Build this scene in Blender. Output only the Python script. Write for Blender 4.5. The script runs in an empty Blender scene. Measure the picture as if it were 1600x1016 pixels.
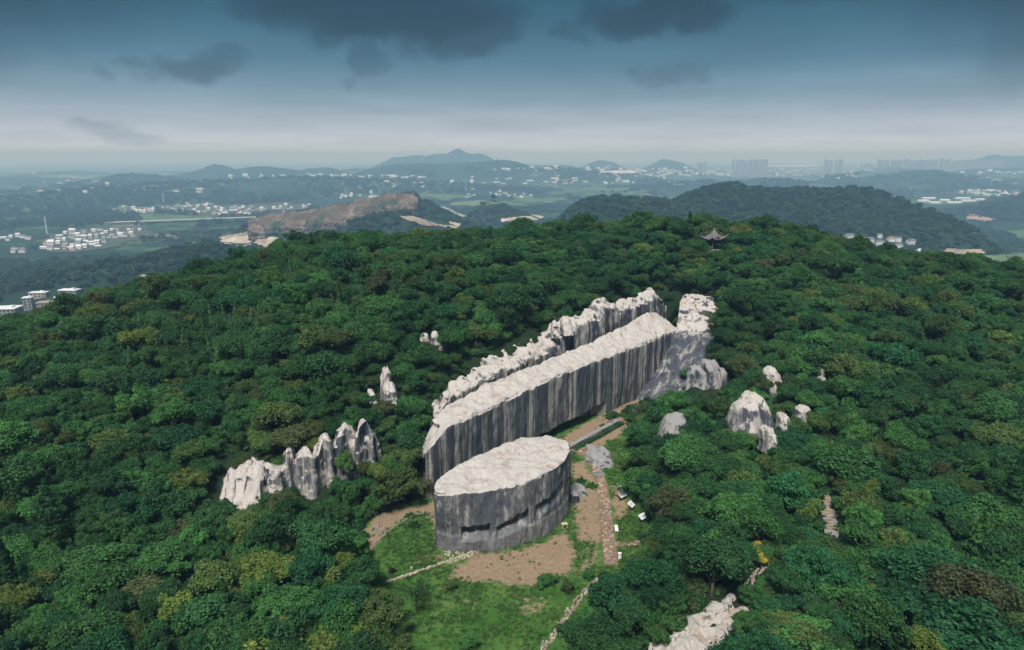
import bpy, math, random
import numpy as np
from math import radians, sin, cos, tan, pi, sqrt, atan2
from mathutils import Vector, Matrix

RNG = np.random.default_rng(7)
random.seed(7)
SC = bpy.context.scene
COL = SC.collection

# ------------------------------------------------------------------ camera
FPX, PITCH, CAMZ = 1067.0, radians(13.95), 55.0
cam_data = bpy.data.cameras.new('camera')
cam_data.sensor_width = 36.0
cam_data.lens = 36.0 * FPX / 1600.0
cam_data.clip_start = 0.5
cam_data.clip_end = 90000.0
cam = bpy.data.objects.new('camera', cam_data)
COL.objects.link(cam)
cam.location = (0, 0, CAMZ)
cam.rotation_euler = (pi / 2 - PITCH, 0, 0)
SC.camera = cam

# ------------------------------------------------------------------ world, sun, exposure
SUN_EL, SUN_AZ = radians(56), radians(196)      # azimuth clockwise from +Y: high behind the camera, slightly left
EXPOSURE = 1.55
SKYGAIN = 0.42
world = bpy.data.worlds.new('World')
SC.world = world
world.use_nodes = True
WN = world.node_tree.nodes
WL = world.node_tree.links
WN.clear()


def wmath(op, a, b=None, c=None, clamp=False):
    n = WN.new('ShaderNodeMath')
    n.operation = op
    n.use_clamp = clamp
    for i, v in enumerate((a, b, c)):
        if v is None:
            continue
        if isinstance(v, (int, float)):
            n.inputs[i].default_value = v
        else:
            WL.new(v, n.inputs[i])
    return n.outputs[0]


def build_world():
    out = WN.new('ShaderNodeOutputWorld')
    bg = WN.new('ShaderNodeBackground')
    bg.inputs['Strength'].default_value = 0.1
    WL.new(bg.outputs[0], out.inputs[0])
    sky = WN.new('ShaderNodeTexSky')
    sky.sky_type = 'NISHITA'
    sky.sun_disc = False
    sky.sun_elevation = SUN_EL
    sky.sun_rotation = SUN_AZ
    sky.air_density = 1.5
    sky.dust_density = 3.0
    tc = WN.new('ShaderNodeTexCoord')
    sep = WN.new('ShaderNodeSeparateXYZ')
    WL.new(tc.outputs['Generated'], sep.inputs[0])
    X, Y, Z = sep.outputs
    az = wmath('ARCTAN2', X, Y)
    el = wmath('ARCSINE', Z)
    # overcast deck: brightness by elevation
    ramp = WN.new('ShaderNodeValToRGB')
    WL.new(wmath('MULTIPLY', el, 1.0 / (pi / 2)), ramp.inputs[0])
    stops = [(0.0, (.64, .67, .76)), (2.1, (.37, .415, .49)), (4.6, (.150, .240, .315)), (7.0, (.058, .145, .215)),
             (9.3, (.026, .098, .155)), (11.5, (.010, .070, .120)), (15, (.007, .062, .108)),
             (24, (.045, .12, .17)), (45, (.13, .19, .23)), (90, (.20, .25, .28))]
    cr = ramp.color_ramp
    cr.elements[0].position = 0
    cr.elements[1].position = 1
    while len(cr.elements) < len(stops):
        cr.elements.new(0.5)
    for e, (deg, c) in zip(cr.elements, stops):
        e.position = deg / 90.0
    for e, (deg, c) in zip(cr.elements, stops):
        e.color = (*c, 1)
    # perspective coordinates of a flat deck for wispy noise
    zc = wmath('MAXIMUM', Z, 0.0)
    zc = wmath('ADD', zc, 0.06)
    comb = WN.new('ShaderNodeCombineXYZ')
    WL.new(wmath('DIVIDE', X, zc), comb.inputs[0])
    WL.new(wmath('DIVIDE', Y, zc), comb.inputs[1])
    n1 = WN.new('ShaderNodeTexNoise')
    n1.inputs['Scale'].default_value = 0.55
    n1.inputs['Detail'].default_value = 7
    n1.inputs['Roughness'].default_value = 0.55
    n1.inputs['Distortion'].default_value = 0.3
    WL.new(comb.outputs[0], n1.inputs['Vector'])
    # turbulence that frays the cloud outlines
    n2 = WN.new('ShaderNodeTexNoise')
    n2.inputs['Scale'].default_value = 9
    n2.inputs['Detail'].default_value = 8
    n2.inputs['Roughness'].default_value = 0.62
    WL.new(tc.outputs['Generated'], n2.inputs['Vector'])
    s2 = WN.new('ShaderNodeSeparateColor')
    WL.new(n2.outputs['Color'], s2.inputs[0])
    az2 = wmath('ADD', az, wmath('MULTIPLY', wmath('SUBTRACT', s2.outputs[0], 0.5), 0.20))
    el2 = wmath('ADD', el, wmath('MULTIPLY', wmath('SUBTRACT', s2.outputs[1], 0.5), 0.10))
    total = None
    # azimuth, elevation, half width, half height in degrees, darkness, softness
    clouds_and_vignette = [(-9.5, 10.2, 10.5, 2.5, .80, .75), (-3.5, 9.0, 4.5, 2.0, .60, .7), (-11.0, 6.9, 2.2, 1.3, .40, .9), (12.0, 10.6, 5.0, 1.6, .75, .8), (6, 9.2, 1.7, .9, .35, .9),
              (-24.0, 6.1, 3.2, 1.1, .48, .9), (-29, 5.6, 1.0, .9, .22, .9), (12.5, 6.1, 2.0, 1.0, .26, .9), (-13, 5.5, .8, .8, .2, .9), (-22, 6.8, 1.3, .8, .3, .9),
              (-29, 1.8, 3.0, .7, .30, 1.0), (-24, 11.5, 7, 1.1, .25, 1.0), (24, 12.0, 10, 1.5, .3, 1.0),
              (-50, 14.5, 25, 10, .92, 1.0), (50, 14.5, 25, 10, .92, 1.0), (0, 22, 40, 5, .3, 1.0), (90, 25, 30, 12, .3, 1.0), (-100, 24, 30, 12, .3, 1.0)]  # first two, mirrored left and right: lens vignette painted into the sky, not cloud
    for a0, e0, wa, we, dark, soft in clouds_and_vignette:
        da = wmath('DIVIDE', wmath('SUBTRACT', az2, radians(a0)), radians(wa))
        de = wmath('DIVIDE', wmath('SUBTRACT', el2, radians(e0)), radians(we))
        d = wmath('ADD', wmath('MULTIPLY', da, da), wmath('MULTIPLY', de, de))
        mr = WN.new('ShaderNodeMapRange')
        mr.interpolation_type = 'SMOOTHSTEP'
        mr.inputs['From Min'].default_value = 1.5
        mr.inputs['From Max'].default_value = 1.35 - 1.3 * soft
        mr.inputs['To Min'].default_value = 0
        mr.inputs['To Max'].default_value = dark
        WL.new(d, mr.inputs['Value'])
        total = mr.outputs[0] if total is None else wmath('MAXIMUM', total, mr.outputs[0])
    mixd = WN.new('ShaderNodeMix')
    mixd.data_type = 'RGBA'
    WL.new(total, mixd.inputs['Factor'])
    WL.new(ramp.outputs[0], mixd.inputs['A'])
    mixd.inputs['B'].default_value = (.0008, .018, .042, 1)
    # wispy variation
    wv = WN.new('ShaderNodeMapRange')
    wv.inputs['From Min'].default_value = 0.3
    wv.inputs['From Max'].default_value = 0.7
    wv.inputs['To Min'].default_value = 0.86
    wv.inputs['To Max'].default_value = 1.12
    WL.new(n1.outputs[0], wv.inputs['Value'])
    sc = WN.new('ShaderNodeVectorMath')
    sc.operation = 'SCALE'
    WL.new(mixd.outputs['Result'], sc.inputs[0])
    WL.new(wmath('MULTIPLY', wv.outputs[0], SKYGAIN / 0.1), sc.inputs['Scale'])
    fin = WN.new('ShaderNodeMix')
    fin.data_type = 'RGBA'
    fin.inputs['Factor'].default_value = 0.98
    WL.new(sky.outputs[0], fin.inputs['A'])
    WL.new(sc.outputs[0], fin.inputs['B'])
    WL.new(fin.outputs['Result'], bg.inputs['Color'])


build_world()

sun_data = bpy.data.lights.new('sun', 'SUN')
sun_data.energy = 1.5
sun_data.angle = radians(14)
sun_data.color = (1.0, 0.97, 0.935)
sun = bpy.data.objects.new('sun', sun_data)
COL.objects.link(sun)
sd = Vector((sin(SUN_AZ) * cos(SUN_EL), cos(SUN_AZ) * cos(SUN_EL), sin(SUN_EL)))
sun.rotation_euler = sd.to_track_quat('Z', 'Y').to_euler()
sun.location = (0, 0, 150)

SC.view_settings.view_transform = 'Standard'
SC.view_settings.look = 'None'
SC.view_settings.exposure = EXPOSURE
SC.view_settings.gamma = 1
SC.view_settings.use_curve_mapping = False
SC.render.engine = 'CYCLES'
cy = SC.cycles
cy.max_bounces = 7
cy.diffuse_bounces = 2
cy.glossy_bounces = 1
cy.transmission_bounces = 2
cy.volume_bounces = 5
cy.transparent_max_bounces = 4
cy.use_denoising = True
cy.caustics_reflective = False
cy.caustics_refractive = False


# ------------------------------------------------------------------ geometry helpers
def ray(px, py):
    """direction through a point of the photograph (1600 x 1016)"""
    px = np.asarray(px, float)
    py = np.asarray(py, float)
    x = (px - 800) / FPX
    v = (508 - py) / FPX
    return x, cos(PITCH) + v * sin(PITCH), -sin(PITCH) + v * cos(PITCH)


def atz(px, py, z):
    r = ray(px, py)
    t = (z - CAMZ) / r[2]
    return (float(r[0] * t), float(r[1] * t), float(z))


def aty(px, py, y):
    r = ray(px, py)
    t = y / r[1]
    return (float(r[0] * t), float(y), float(CAMZ + r[2] * t))


def project(x, y, z):
    d = y * cos(PITCH) - (z - CAMZ) * sin(PITCH)
    u = y * sin(PITCH) + (z - CAMZ) * cos(PITCH)
    d = np.maximum(d, 0.01)
    return 800 + FPX * x / d, 508 - FPX * u / d, d


def _hash(ix, iy, iz, seed):
    h = (ix * 374761393 + iy * 668265263 + iz * 2147483647 + seed * 1274126177) & 0xFFFFFFFF
    h = ((h ^ (h >> 13)) * 1274126177) & 0xFFFFFFFF
    h = h ^ (h >> 16)
    h = (h * 2246822519) & 0xFFFFFFFF
    h = h ^ (h >> 15)
    return (h & 0xFFFFFF).astype(np.float64) / float(0xFFFFFF)


def vnoise(x, y, z=None, seed=0):
    x = np.asarray(x, float)
    y = np.asarray(y, float)
    z = np.zeros_like(x) if z is None else np.asarray(z, float)
    ix, iy, iz = np.floor(x).astype(np.int64), np.floor(y).astype(np.int64), np.floor(z).astype(np.int64)
    fx, fy, fz = x - ix, y - iy, z - iz
    fx, fy, fz = [f * f * f * (f * (f * 6 - 15) + 10) for f in (fx, fy, fz)]
    r = 0
    for a in (0, 1):
        wx = fx if a else 1 - fx
        for b in (0, 1):
            wy = fy if b else 1 - fy
            for c in (0, 1):
                wz = fz if c else 1 - fz
                r = r + wx * wy * wz * _hash(ix + a, iy + b, iz + c, seed)
    return r * 2 - 1


def fbm(x, y, z=None, octaves=4, seed=0, gain=0.5, ridged=False):
    tot, amp, fr = 0, 1.0, 1.0
    for o in range(octaves):
        n = vnoise(x * fr, y * fr, None if z is None else z * fr, seed + o * 17)
        if ridged:
            n = 1 - 2 * np.abs(n)
        tot = tot + amp * n
        amp *= gain
        fr *= 2.03
    return tot


def sstep(a, b, x):
    t = np.clip((x - a) / (b - a), 0, 1)
    return t * t * (3 - 2 * t)


def mesh_from(name, verts, faces, mats, mat_idx=None, smooth=True):
    """verts (n,3) array, faces (m,4) or (m,3) array or list of lists"""
    me = bpy.data.meshes.new(name)
    verts = np.asarray(verts, dtype=np.float32)
    if isinstance(faces, np.ndarray):
        k = faces.shape[1]
        me.vertices.add(len(verts))
        me.vertices.foreach_set('co', verts.ravel())
        me.loops.add(faces.size)
        me.loops.foreach_set('vertex_index', faces.astype(np.int32).ravel())
        me.polygons.add(len(faces))
        me.polygons.foreach_set('loop_start', np.arange(0, faces.size, k, dtype=np.int32))
        me.polygons.foreach_set('loop_total', np.full(len(faces), k, dtype=np.int32))
    else:
        me.from_pydata([tuple(map(float, v)) for v in verts], [], faces)
    for m in (mats if isinstance(mats, (list, tuple)) else [mats]):
        me.materials.append(m)
    if mat_idx is not None:
        me.polygons.foreach_set('material_index', np.asarray(mat_idx, dtype=np.int32))
    me.polygons.foreach_set('use_smooth', np.full(len(me.polygons), smooth, dtype=bool))
    me.update(calc_edges=True)
    me.validate(verbose=False)
    return me


def link(name, me, parent=None, loc=None):
    o = bpy.data.objects.new(name, me)
    COL.objects.link(o)
    if parent is not None:
        o.parent = parent
    if loc is not None:
        o.location = loc
    return o


def tag(o, label=None, cat=None, group=None, kind=None):
    if label:
        o['label'] = label
    if cat:
        o['category'] = cat
    if group:
        o['group'] = group
    if kind:
        o['kind'] = kind
    return o


def empty(name, loc=(0, 0, 0), rz=0.0):
    o = bpy.data.objects.new(name, None)
    COL.objects.link(o)
    o.empty_display_size = 0.5
    o.location = loc
    o.rotation_euler = (0, 0, rz)
    return o


def grid_faces(nu, nv, wrap=False):
    a = np.arange(nu * nv).reshape(nv, nu)
    if wrap:
        a = np.concatenate([a, a[:, :1]], axis=1)
    f = np.stack([a[:-1, :-1], a[:-1, 1:], a[1:, 1:], a[1:, :-1]], axis=-1).reshape(-1, 4)
    return f


class MB:
    """collects simple solids into one mesh"""

    def __init__(self):
        self.v, self.f, self.m = [], [], []

    def add(self, vs, fs, m=0):
        b = len(self.v)
        self.v += [tuple(v) for v in vs]
        self.f += [[i + b for i in f] for f in fs]
        self.m += [m] * len(fs)

    def box(self, cx, cy, cz, sx, sy, sz, rz=0.0, m=0, jit=0.0, taper=1.0):
        vs = []
        for dz in (-.5, .5):
            k = taper if dz > 0 else 1.0
            for dx, dy in ((-.5, -.5), (.5, -.5), (.5, .5), (-.5, .5)):
                x, y = dx * sx * k, dy * sy * k
                x, y = x * cos(rz) - y * sin(rz), x * sin(rz) + y * cos(rz)
                vs.append((cx + x + random.uniform(-jit, jit), cy + y + random.uniform(-jit, jit), cz + dz * sz + random.uniform(-jit, jit)))
        self.add(vs, [(3, 2, 1, 0), (4, 5, 6, 7), (0, 1, 5, 4), (1, 2, 6, 5), (2, 3, 7, 6), (3, 0, 4, 7)], m)

    def tube(self, p, q, r0, r1, n=6, m=0, caps=True):
        p, q = Vector(p), Vector(q)
        d = (q - p).normalized()
        u = d.orthogonal().normalized()
        w = d.cross(u)
        vs = []
        for c, r in ((p, r0), (q, r1)):
            for k in range(n):
                a = 2 * pi * k / n
                vs.append(c + (u * cos(a) + w * sin(a)) * r)
        fs = [(k, (k + 1) % n, n + (k + 1) % n, n + k) for k in range(n)]
        if caps:
            fs += [tuple(range(n - 1, -1, -1)), tuple(range(n, 2 * n))]
        self.add(vs, fs, m)

    def mesh(self, name, mats, smooth=False):
        me = bpy.data.meshes.new(name)
        me.from_pydata(self.v, [], self.f)
        for mm in (mats if isinstance(mats, (list, tuple)) else [mats]):
            me.materials.append(mm)
        me.polygons.foreach_set('material_index', self.m)
        me.polygons.foreach_set('use_smooth', [smooth] * len(self.f))
        me.update()
        return me

    def build(self, name, mats, parent=None, smooth=False, loc=None):
        return link(name, self.mesh(name, mats, smooth), parent, loc)


# ------------------------------------------------------------------ materials
class NM:
    """small node-material helper"""

    def __init__(self, name):
        self.m = bpy.data.materials.new(name)
        self.m.use_nodes = True
        self.t = self.m.node_tree
        self.n = self.t.nodes
        self.b = self.n['Principled BSDF']
        self.b.inputs['Roughness'].default_value = 0.9
        self.b.inputs['Specular IOR Level'].default_value = 0.2

    def new(self, t, **kw):
        n = self.n.new(t)
        for k, v in kw.items():
            setattr(n, k, v)
        return n

    def set(self, sock, v):
        if isinstance(v, bpy.types.NodeSocket):
            self.t.links.new(v, sock)
        elif isinstance(v, (tuple, list)) and len(v) == 3 and sock.type == 'RGBA':
            sock.default_value = (*v, 1)
        else:
            sock.default_value = v

    def math(self, op, a, b=0.0, c=0.0, clamp=False):
        n = self.new('ShaderNodeMath', operation=op, use_clamp=clamp)
        for i, v in enumerate((a, b, c)):
            self.set(n.inputs[i], v)
        return n.outputs[0]

    def pos(self, scale=(1, 1, 1), obj=False):
        if obj:
            src = self.new('ShaderNodeTexCoord').outputs['Object']
        else:
            src = self.new('ShaderNodeNewGeometry').outputs['Position']
        mp = self.new('ShaderNodeMapping')
        mp.inputs['Scale'].default_value = scale
        self.t.links.new(src, mp.inputs['Vector'])
        return mp.outputs[0]

    def noise(self, vec, scale, detail=4, rough=0.55, dist=0.0, out=0):
        n = self.new('ShaderNodeTexNoise')
        self.set(n.inputs['Vector'], vec)
        n.inputs['Scale'].default_value = scale
        n.inputs['Detail'].default_value = detail
        n.inputs['Roughness'].default_value = rough
        n.inputs['Distortion'].default_value = dist
        return n.outputs[out]

    def voronoi(self, vec, scale, feature='F1', out='Distance'):
        n = self.new('ShaderNodeTexVoronoi', feature=feature)
        self.set(n.inputs['Vector'], vec)
        n.inputs['Scale'].default_value = scale
        return n.outputs[out]

    def mrange(self, v, a, b, c=0.0, d=1.0, smooth=True):
        n = self.new('ShaderNodeMapRange')
        if smooth:
            n.interpolation_type = 'SMOOTHSTEP'
        self.set(n.inputs['Value'], v)
        for k, x in zip(('From Min', 'From Max', 'To Min', 'To Max'), (a, b, c, d)):
            n.inputs[k].default_value = x
        return n.outputs[0]

    def mix(self, f, a, b, mode='MIX'):
        n = self.new('ShaderNodeMix', data_type='RGBA', blend_type=mode)
        self.set(n.inputs['Factor'], f)
        self.set(n.inputs['A'], a)
        self.set(n.inputs['B'], b)
        return n.outputs['Result']

    def ramp(self, v, stops, const=False):
        n = self.new('ShaderNodeValToRGB')
        cr = n.color_ramp
        if const:
            cr.interpolation = 'CONSTANT'
        while len(cr.elements) < len(stops):
            cr.elements.new(0.99)
        for e, s in zip(cr.elements, stops):
            e.position = s[0]
        for e, s in zip(cr.elements, stops):
            e.color = (*s[1], 1)
        self.set(n.inputs[0], v)
        return n.outputs[0]

    def bump(self, h, strength=0.4, dist=0.1):
        n = self.new('ShaderNodeBump')
        n.inputs['Strength'].default_value = strength
        n.inputs['Distance'].default_value = dist
        self.set(n.inputs['Height'], h)
        self.t.links.new(n.outputs[0], self.b.inputs['Normal'])

    def color(self, c):
        self.set(self.b.inputs['Base Color'], c)
        return self.m


def flat_mat(name, c, rough=0.85, var=0.12, scale=1.5):
    k = NM(name)
    k.b.inputs['Roughness'].default_value = rough
    n = k.noise(k.pos(), scale, 4)
    f = k.mrange(n, 0.3, 0.7, 1 - var, 1 + var)
    col = k.mix(1.0, c, k.math('MULTIPLY', f, 1.0), 'MULTIPLY')
    return k.color(col)


def rock_mat(name, low_pale=False, dark=(.042, .050, .064), top=(.57, .52, .475), streak=1.0, side_shift=0.0, nz0=0.40, top_above=None, mottle=0.30, gain=1.25, slant=0.0):
    k = NM(name)
    g = k.new('ShaderNodeNewGeometry')
    sep = k.new('ShaderNodeSeparateXYZ')
    k.t.links.new(g.outputs['Normal'], sep.inputs[0])
    sp = k.new('ShaderNodeSeparateXYZ')
    k.t.links.new(g.outputs['Position'], sp.inputs[0])
    P = k.pos()
    # vertical run-off streaks
    def slanted(scale):
        if not slant:
            return k.pos(scale)
        r1 = k.new('ShaderNodeMapping')
        r1.inputs['Rotation'].default_value = (0, slant, 0)
        k.t.links.new(k.pos(), r1.inputs['Vector'])
        r2 = k.new('ShaderNodeMapping')
        r2.inputs['Scale'].default_value = scale
        k.t.links.new(r1.outputs[0], r2.inputs['Vector'])
        return r2.outputs[0]
    st = k.noise(slanted((0.50, 0.50, 0.016)), 1.0 * streak, 3, 0.6, 0.1)
    stf = k.noise(slanted((2.2, 2.2, 0.055)), 1.3 * streak, 4, 0.6, 0.1)
    mot = k.noise(k.pos((1, 1, 0.5)), 0.9, 8, 0.72)
    fine = k.noise(P, 6.0, 6, 0.7)
    s = k.math('ADD', k.math('MULTIPLY', st, 0.80), k.math('MULTIPLY', stf, 0.36))
    s = k.math('ADD', k.math('MULTIPLY', k.math('SUBTRACT', s, 0.58), gain), 0.505)
    s = k.math('ADD', s, k.math('MULTIPLY', k.math('SUBTRACT', mot, 0.5), mottle))
    s = k.math('ADD', s, k.math('MULTIPLY', k.math('SUBTRACT', fine, 0.5), 0.12))
    zone = k.noise(k.pos((1, 1, .25)), 0.16, 2, 0.5)
    s = k.math('ADD', s, k.math('MULTIPLY', k.math('SUBTRACT', zone, 0.5), 0.22))
    s = k.math('ADD', s, side_shift)
    side = k.ramp(s, [(0.0, dark), (0.44, tuple(c * 1.5 for c in dark)), (0.495, (.125, .13, .142)), (0.545, (.25, .24, .225)), (0.61, (.43, .40, .365)), (1, (.52, .485, .45))])
    side = k.mix(k.mrange(fine, 0.35, 0.7, 0, 0.35), side, tuple(c * 0.7 for c in dark))
    # bedding cracks and dark seams
    bed = k.noise(k.pos((.35, .35, 1.6)), 0.55, 5, 0.6, 0.6)
    side = k.mix(k.mrange(k.math('ABSOLUTE', k.math('SUBTRACT', bed, 0.5)), 0.009, 0.0, 0, .6), side, tuple(c * 0.5 for c in dark))
    if low_pale:
        lowf = k.mrange(k.math('ADD', sp.outputs[2], k.math('MULTIPLY', k.math('SUBTRACT', mot, 0.5), 3.5)), 3.6, 1.6, 0, 0.78)
        pale = k.ramp(k.noise(P, 2.2, 8, 0.75), [(0.0, (.07, .075, .085)), (0.42, (.15, .155, .165)), (0.55, (.23, .225, .22)), (1, (.34, .33, .31))])
        side = k.mix(lowf, side, pale)
    # weathered pale top
    tn = k.noise(P, 0.45, 6, 0.65)
    tf = k.noise(P, 3.2, 8, 0.78)
    topc = k.mix(k.mrange(tf, 0.50, 0.66), top, (top[0] * .62, top[1] * .60, top[2] * .58))
    topc = k.mix(k.mrange(tn, 0.53, 0.66, 0, .6), topc, (.36, .245, .18))
    cr = k.noise(k.pos((1, 1, 1)), 0.8, 5, 0.6, 1.2)
    crk = k.math('ABSOLUTE', k.math('SUBTRACT', cr, 0.5))
    topc = k.mix(k.mrange(crk, 0.012, 0.0, 0, .55), topc, (.20, .15, .12))
    pit = k.noise(P, 1.7, 6, 0.85)
    topc = k.mix(k.mrange(pit, 0.63, 0.70, 0, .8), topc, (.13, .10, .085))
    nz = k.math('ADD', sep.outputs[2], k.math('MULTIPLY', k.math('SUBTRACT', mot, 0.5), 1.05))
    f = k.mrange(nz, nz0, nz0 + 0.22)
    if top_above is not None:
        hz_ = k.math('ADD', sp.outputs[2], k.math('MULTIPLY', k.math('SUBTRACT', mot, 0.5), 3.0))
        f = k.math('MULTIPLY', f, k.mrange(hz_, top_above - 1.0, top_above + 1.0))
    col = k.mix(f, side, topc)
    h = k.math('ADD', k.math('MULTIPLY', fine, 0.5), k.math('MULTIPLY', mot, 1.0))
    k.bump(h, 0.7, 0.28)
    k.b.inputs['Roughness'].default_value = 0.88
    return k.color(col)


def leaf_mat(name, base, var=0.35, ramp=None, trans=0.28):
    k = NM(name)
    oi = k.new('ShaderNodeObjectInfo')
    P = k.pos(obj=True)
    n = k.noise(P, 0.85, 3, 0.6)
    n2 = k.noise(P, 4.5, 2, 0.6)
    if ramp:
        c = k.ramp(oi.outputs['Random'], ramp)
    else:
        c = base
    g = k.noise(k.pos(), 0.035, 3, 0.5)
    f = k.math('ADD', k.mrange(n, 0.3, 0.7, 1 - var, 1 + var), k.mrange(n2, 0.3, 0.7, -var * .6, var * .6))
    f = k.math('MULTIPLY', f, k.mrange(g, 0.3, 0.7, 0.86, 1.25))
    rnd = k.math('FRACT', k.math('MULTIPLY', oi.outputs['Random'], 37.7))
    f = k.math('MULTIPLY', f, k.mrange(rnd, 0, 1, 0.72, 1.28, False))
    comb = k.new('ShaderNodeCombineColor')
    for i in range(3):
        k.set(comb.inputs[i], f)
    c = k.mix(1.0, c, comb.outputs[0], 'MULTIPLY')
    # new growth a little yellower at the tips of the clumps
    c = k.mix(k.mrange(n2, 0.52, 0.75, 0, 0.35), c, k.mix(1.0, c, (1.7, 1.35, 0.75), 'MULTIPLY'))
    k.set(k.b.inputs['Base Color'], c)
    k.b.inputs['Roughness'].default_value = 0.62
    k.b.inputs['Specular IOR Level'].default_value = 0.25
    tr = k.new('ShaderNodeBsdfTranslucent')
    k.set(tr.inputs['Color'], c)
    ms = k.new('ShaderNodeMixShader')
    ms.inputs[0].default_value = trans
    k.t.links.new(k.b.outputs[0], ms.inputs[1])
    k.t.links.new(tr.outputs[0], ms.inputs[2])
    k.t.links.new(ms.outputs[0], k.n['Material Output'].inputs['Surface'])
    return k.m


TINTS = {
    'dark green': (.030, .096, .030),
    'mid green': (.048, .138, .036),
    'teal green': (.024, .104, .038),
    'bright green': (.056, .170, .040),
    'olive green': (.080, .132, .036),
    'yellow green': (.120, .175, .036),
    'brownish green': (.080, .100, .040),
}
LEAF = {k_: leaf_mat('leaf_' + k_.replace(' ', '_'), v) for k_, v in TINTS.items()}
LEAF['bright yellow'] = leaf_mat('leaf_bright_yellow', (.50, .42, .06))
LEAF['dark red'] = leaf_mat('leaf_dark_red', (.035, .012, .025))
RAMP = [(0.0, TINTS['dark green']), (0.2, TINTS['mid green']), (0.36, TINTS['teal green']), (0.5, TINTS['dark green']), (0.62, TINTS['mid green']),
        (0.74, TINTS['bright green']), (0.84, TINTS['olive green']), (0.92, TINTS['mid green']), (0.965, TINTS['yellow green']), (1.0, TINTS['brownish green'])]
M_FOREST = leaf_mat('leaf_forest', (0, 0, 0), ramp=RAMP)
M_UNDER = leaf_mat('leaf_undergrowth', (0, 0, 0), ramp=[(0, (.024, .080, .026)), (.4, (.036, .120, .034)), (.7, (.055, .155, .040)), (.9, (.075, .11, .035)), (1, (.09, .09, .04))])
M_FAR = leaf_mat('leaf_far', (0, 0, 0), ramp=[(0, (.016, .050, .026)), (.3, (.026, .075, .032)), (.6, (.020, .060, .034)), (.85, (.040, .085, .034)), (1, (.055, .080, .035))], trans=0.1)
M_BARK = flat_mat('bark', (.085, .07, .055), 0.95, 0.3, 6)
M_ROCK = rock_mat('limestone', side_shift=.012, dark=(.050, .058, .072))
M_ROCK_BLOCK = rock_mat('limestone_block', low_pale=True, side_shift=-.005, top_above=6.6, mottle=0.62, gain=.8, dark=(.075, .083, .096))
M_ROCK_WALL = rock_mat('limestone_wall', side_shift=0.012, nz0=0.5)
M_ROCK_END = rock_mat('limestone_end', side_shift=-0.055, nz0=0.5, top_above=12.9, dark=(.06, .068, .085), mottle=.2, slant=radians(-26))
M_ROCK_GREY = rock_mat('limestone_grey', top=(.33, .32, .32), side_shift=0.02)
M_ROCK_CRAG = rock_mat('limestone_crag', streak=1.5, side_shift=0.03, nz0=.22)
M_STONE = flat_mat('pale_stone', (.52, .44, .31), 0.9, 0.3, 3)
M_PAVE = flat_mat('paving_stone', (.27, .185, .13), 0.9, 0.28, 2)
M_EARTH = flat_mat('bare_earth', (.20, .135, .09), 0.95, 0.25, 1.2)
M_WHITE = flat_mat('white_paint', (.80, .80, .80), 0.5, 0.05)
M_METAL = flat_mat('dark_metal', (.05, .05, .055), 0.5, 0.1)
M_TILE = flat_mat('roof_tile_mauve', (.15, .125, .14), 0.8, 0.25, 3)
M_TIMBER = flat_mat('weathered_timber', (.20, .165, .15), 0.85, 0.2, 3)
M_RIDGE = flat_mat('ridge_plaster', (.29, .27, .26), 0.8, 0.15, 3)

# ------------------------------------------------------------------ terrain height
PLAIN = -140.0
pit_poly = np.array([(-13.5, 58), (-14.5, 66), (-17, 74), (-21, 84), (-24, 96), (-18, 99.5), (-15.9, 103), (-15.8, 111), (-12, 124), (10, 148), (34, 181), (46, 174), (43, 158), (37, 148),
                     (29, 138), (25, 127), (21, 112), (21, 96), (18.5, 85), (14, 79), (10, 74), (7, 68), (5, 60), (4, 50), (-12, 50)], float)


def in_poly(x, y, poly):
    x = np.asarray(x, float)
    y = np.asarray(y, float)
    inside = np.zeros(x.shape, bool)
    n = len(poly)
    j = n - 1
    for i in range(n):
        xi, yi = poly[i]
        xj, yj = poly[j]
        c = ((yi > y) != (yj > y)) & (x < (xj - xi) * (y - yi) / ((yj - yi) if yj != yi else 1e-9) + xi)
        inside ^= c
        j = i
    return inside


def dist_poly(x, y, poly, closed=True):
    x = np.asarray(x, float)
    y = np.asarray(y, float)
    d = np.full(x.shape, 1e9)
    n = len(poly)
    for i in range(n if closed else n - 1):
        ax, ay = poly[i]
        bx, by = poly[(i + 1) % n]
        dx, dy = bx - ax, by - ay
        t = np.clip(((x - ax) * dx + (y - ay) * dy) / (dx * dx + dy * dy + 1e-12), 0, 1)
        d = np.minimum(d, np.hypot(x - ax - t * dx, y - ay - t * dy))
    return d


ctrl = [(-60, 50, 0), (-30, 50, 0), (0, 45, -1), (30, 50, 1), (60, 50, 1), (-60, 80, 2), (-40, 80, 1.5), (-29, 80, 1), (25, 80, 2.5), (45, 80, 3), (70, 80, 4),
        (-70, 105, 6), (-46, 97, 2.5), (-33, 97, 2.5), (-33, 108, 8.5), (-46, 110, 8.5), (-24, 104, 4), (-23, 118, 8), (-22, 124, 11.5), (-16, 134, 15.5),
        (-17, 120, 9), (-5, 136, 13.5), (5, 148, 16), (18, 163, 18), (36, 184, 19), (31, 122, 3), (44, 118, 5), (51, 128, 8.5), (63, 133, 11), (56, 122, 8),
        (46, 141, 6), (56, 158, 14), (52, 172, 17), (80, 110, 6), (100, 130, 9), (16, 64, 1), (28, 72, 3)]
skyline = [(-150, 570, 140), (0, 517, 152), (100, 486, 158), (200, 456, 166), (300, 421, 176), (400, 388, 186), (500, 368, 196), (600, 366, 205), (700, 360, 214),
           (800, 353, 218), (900, 351, 220), (1000, 348, 218), (1080, 346, 216), (1150, 350, 216), (1230, 358, 214), (1310, 378, 208), (1400, 392, 200),
           (1460, 398, 196), (1500, 402, 190), (1600, 412, 184), (1750, 440, 174)]
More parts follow.
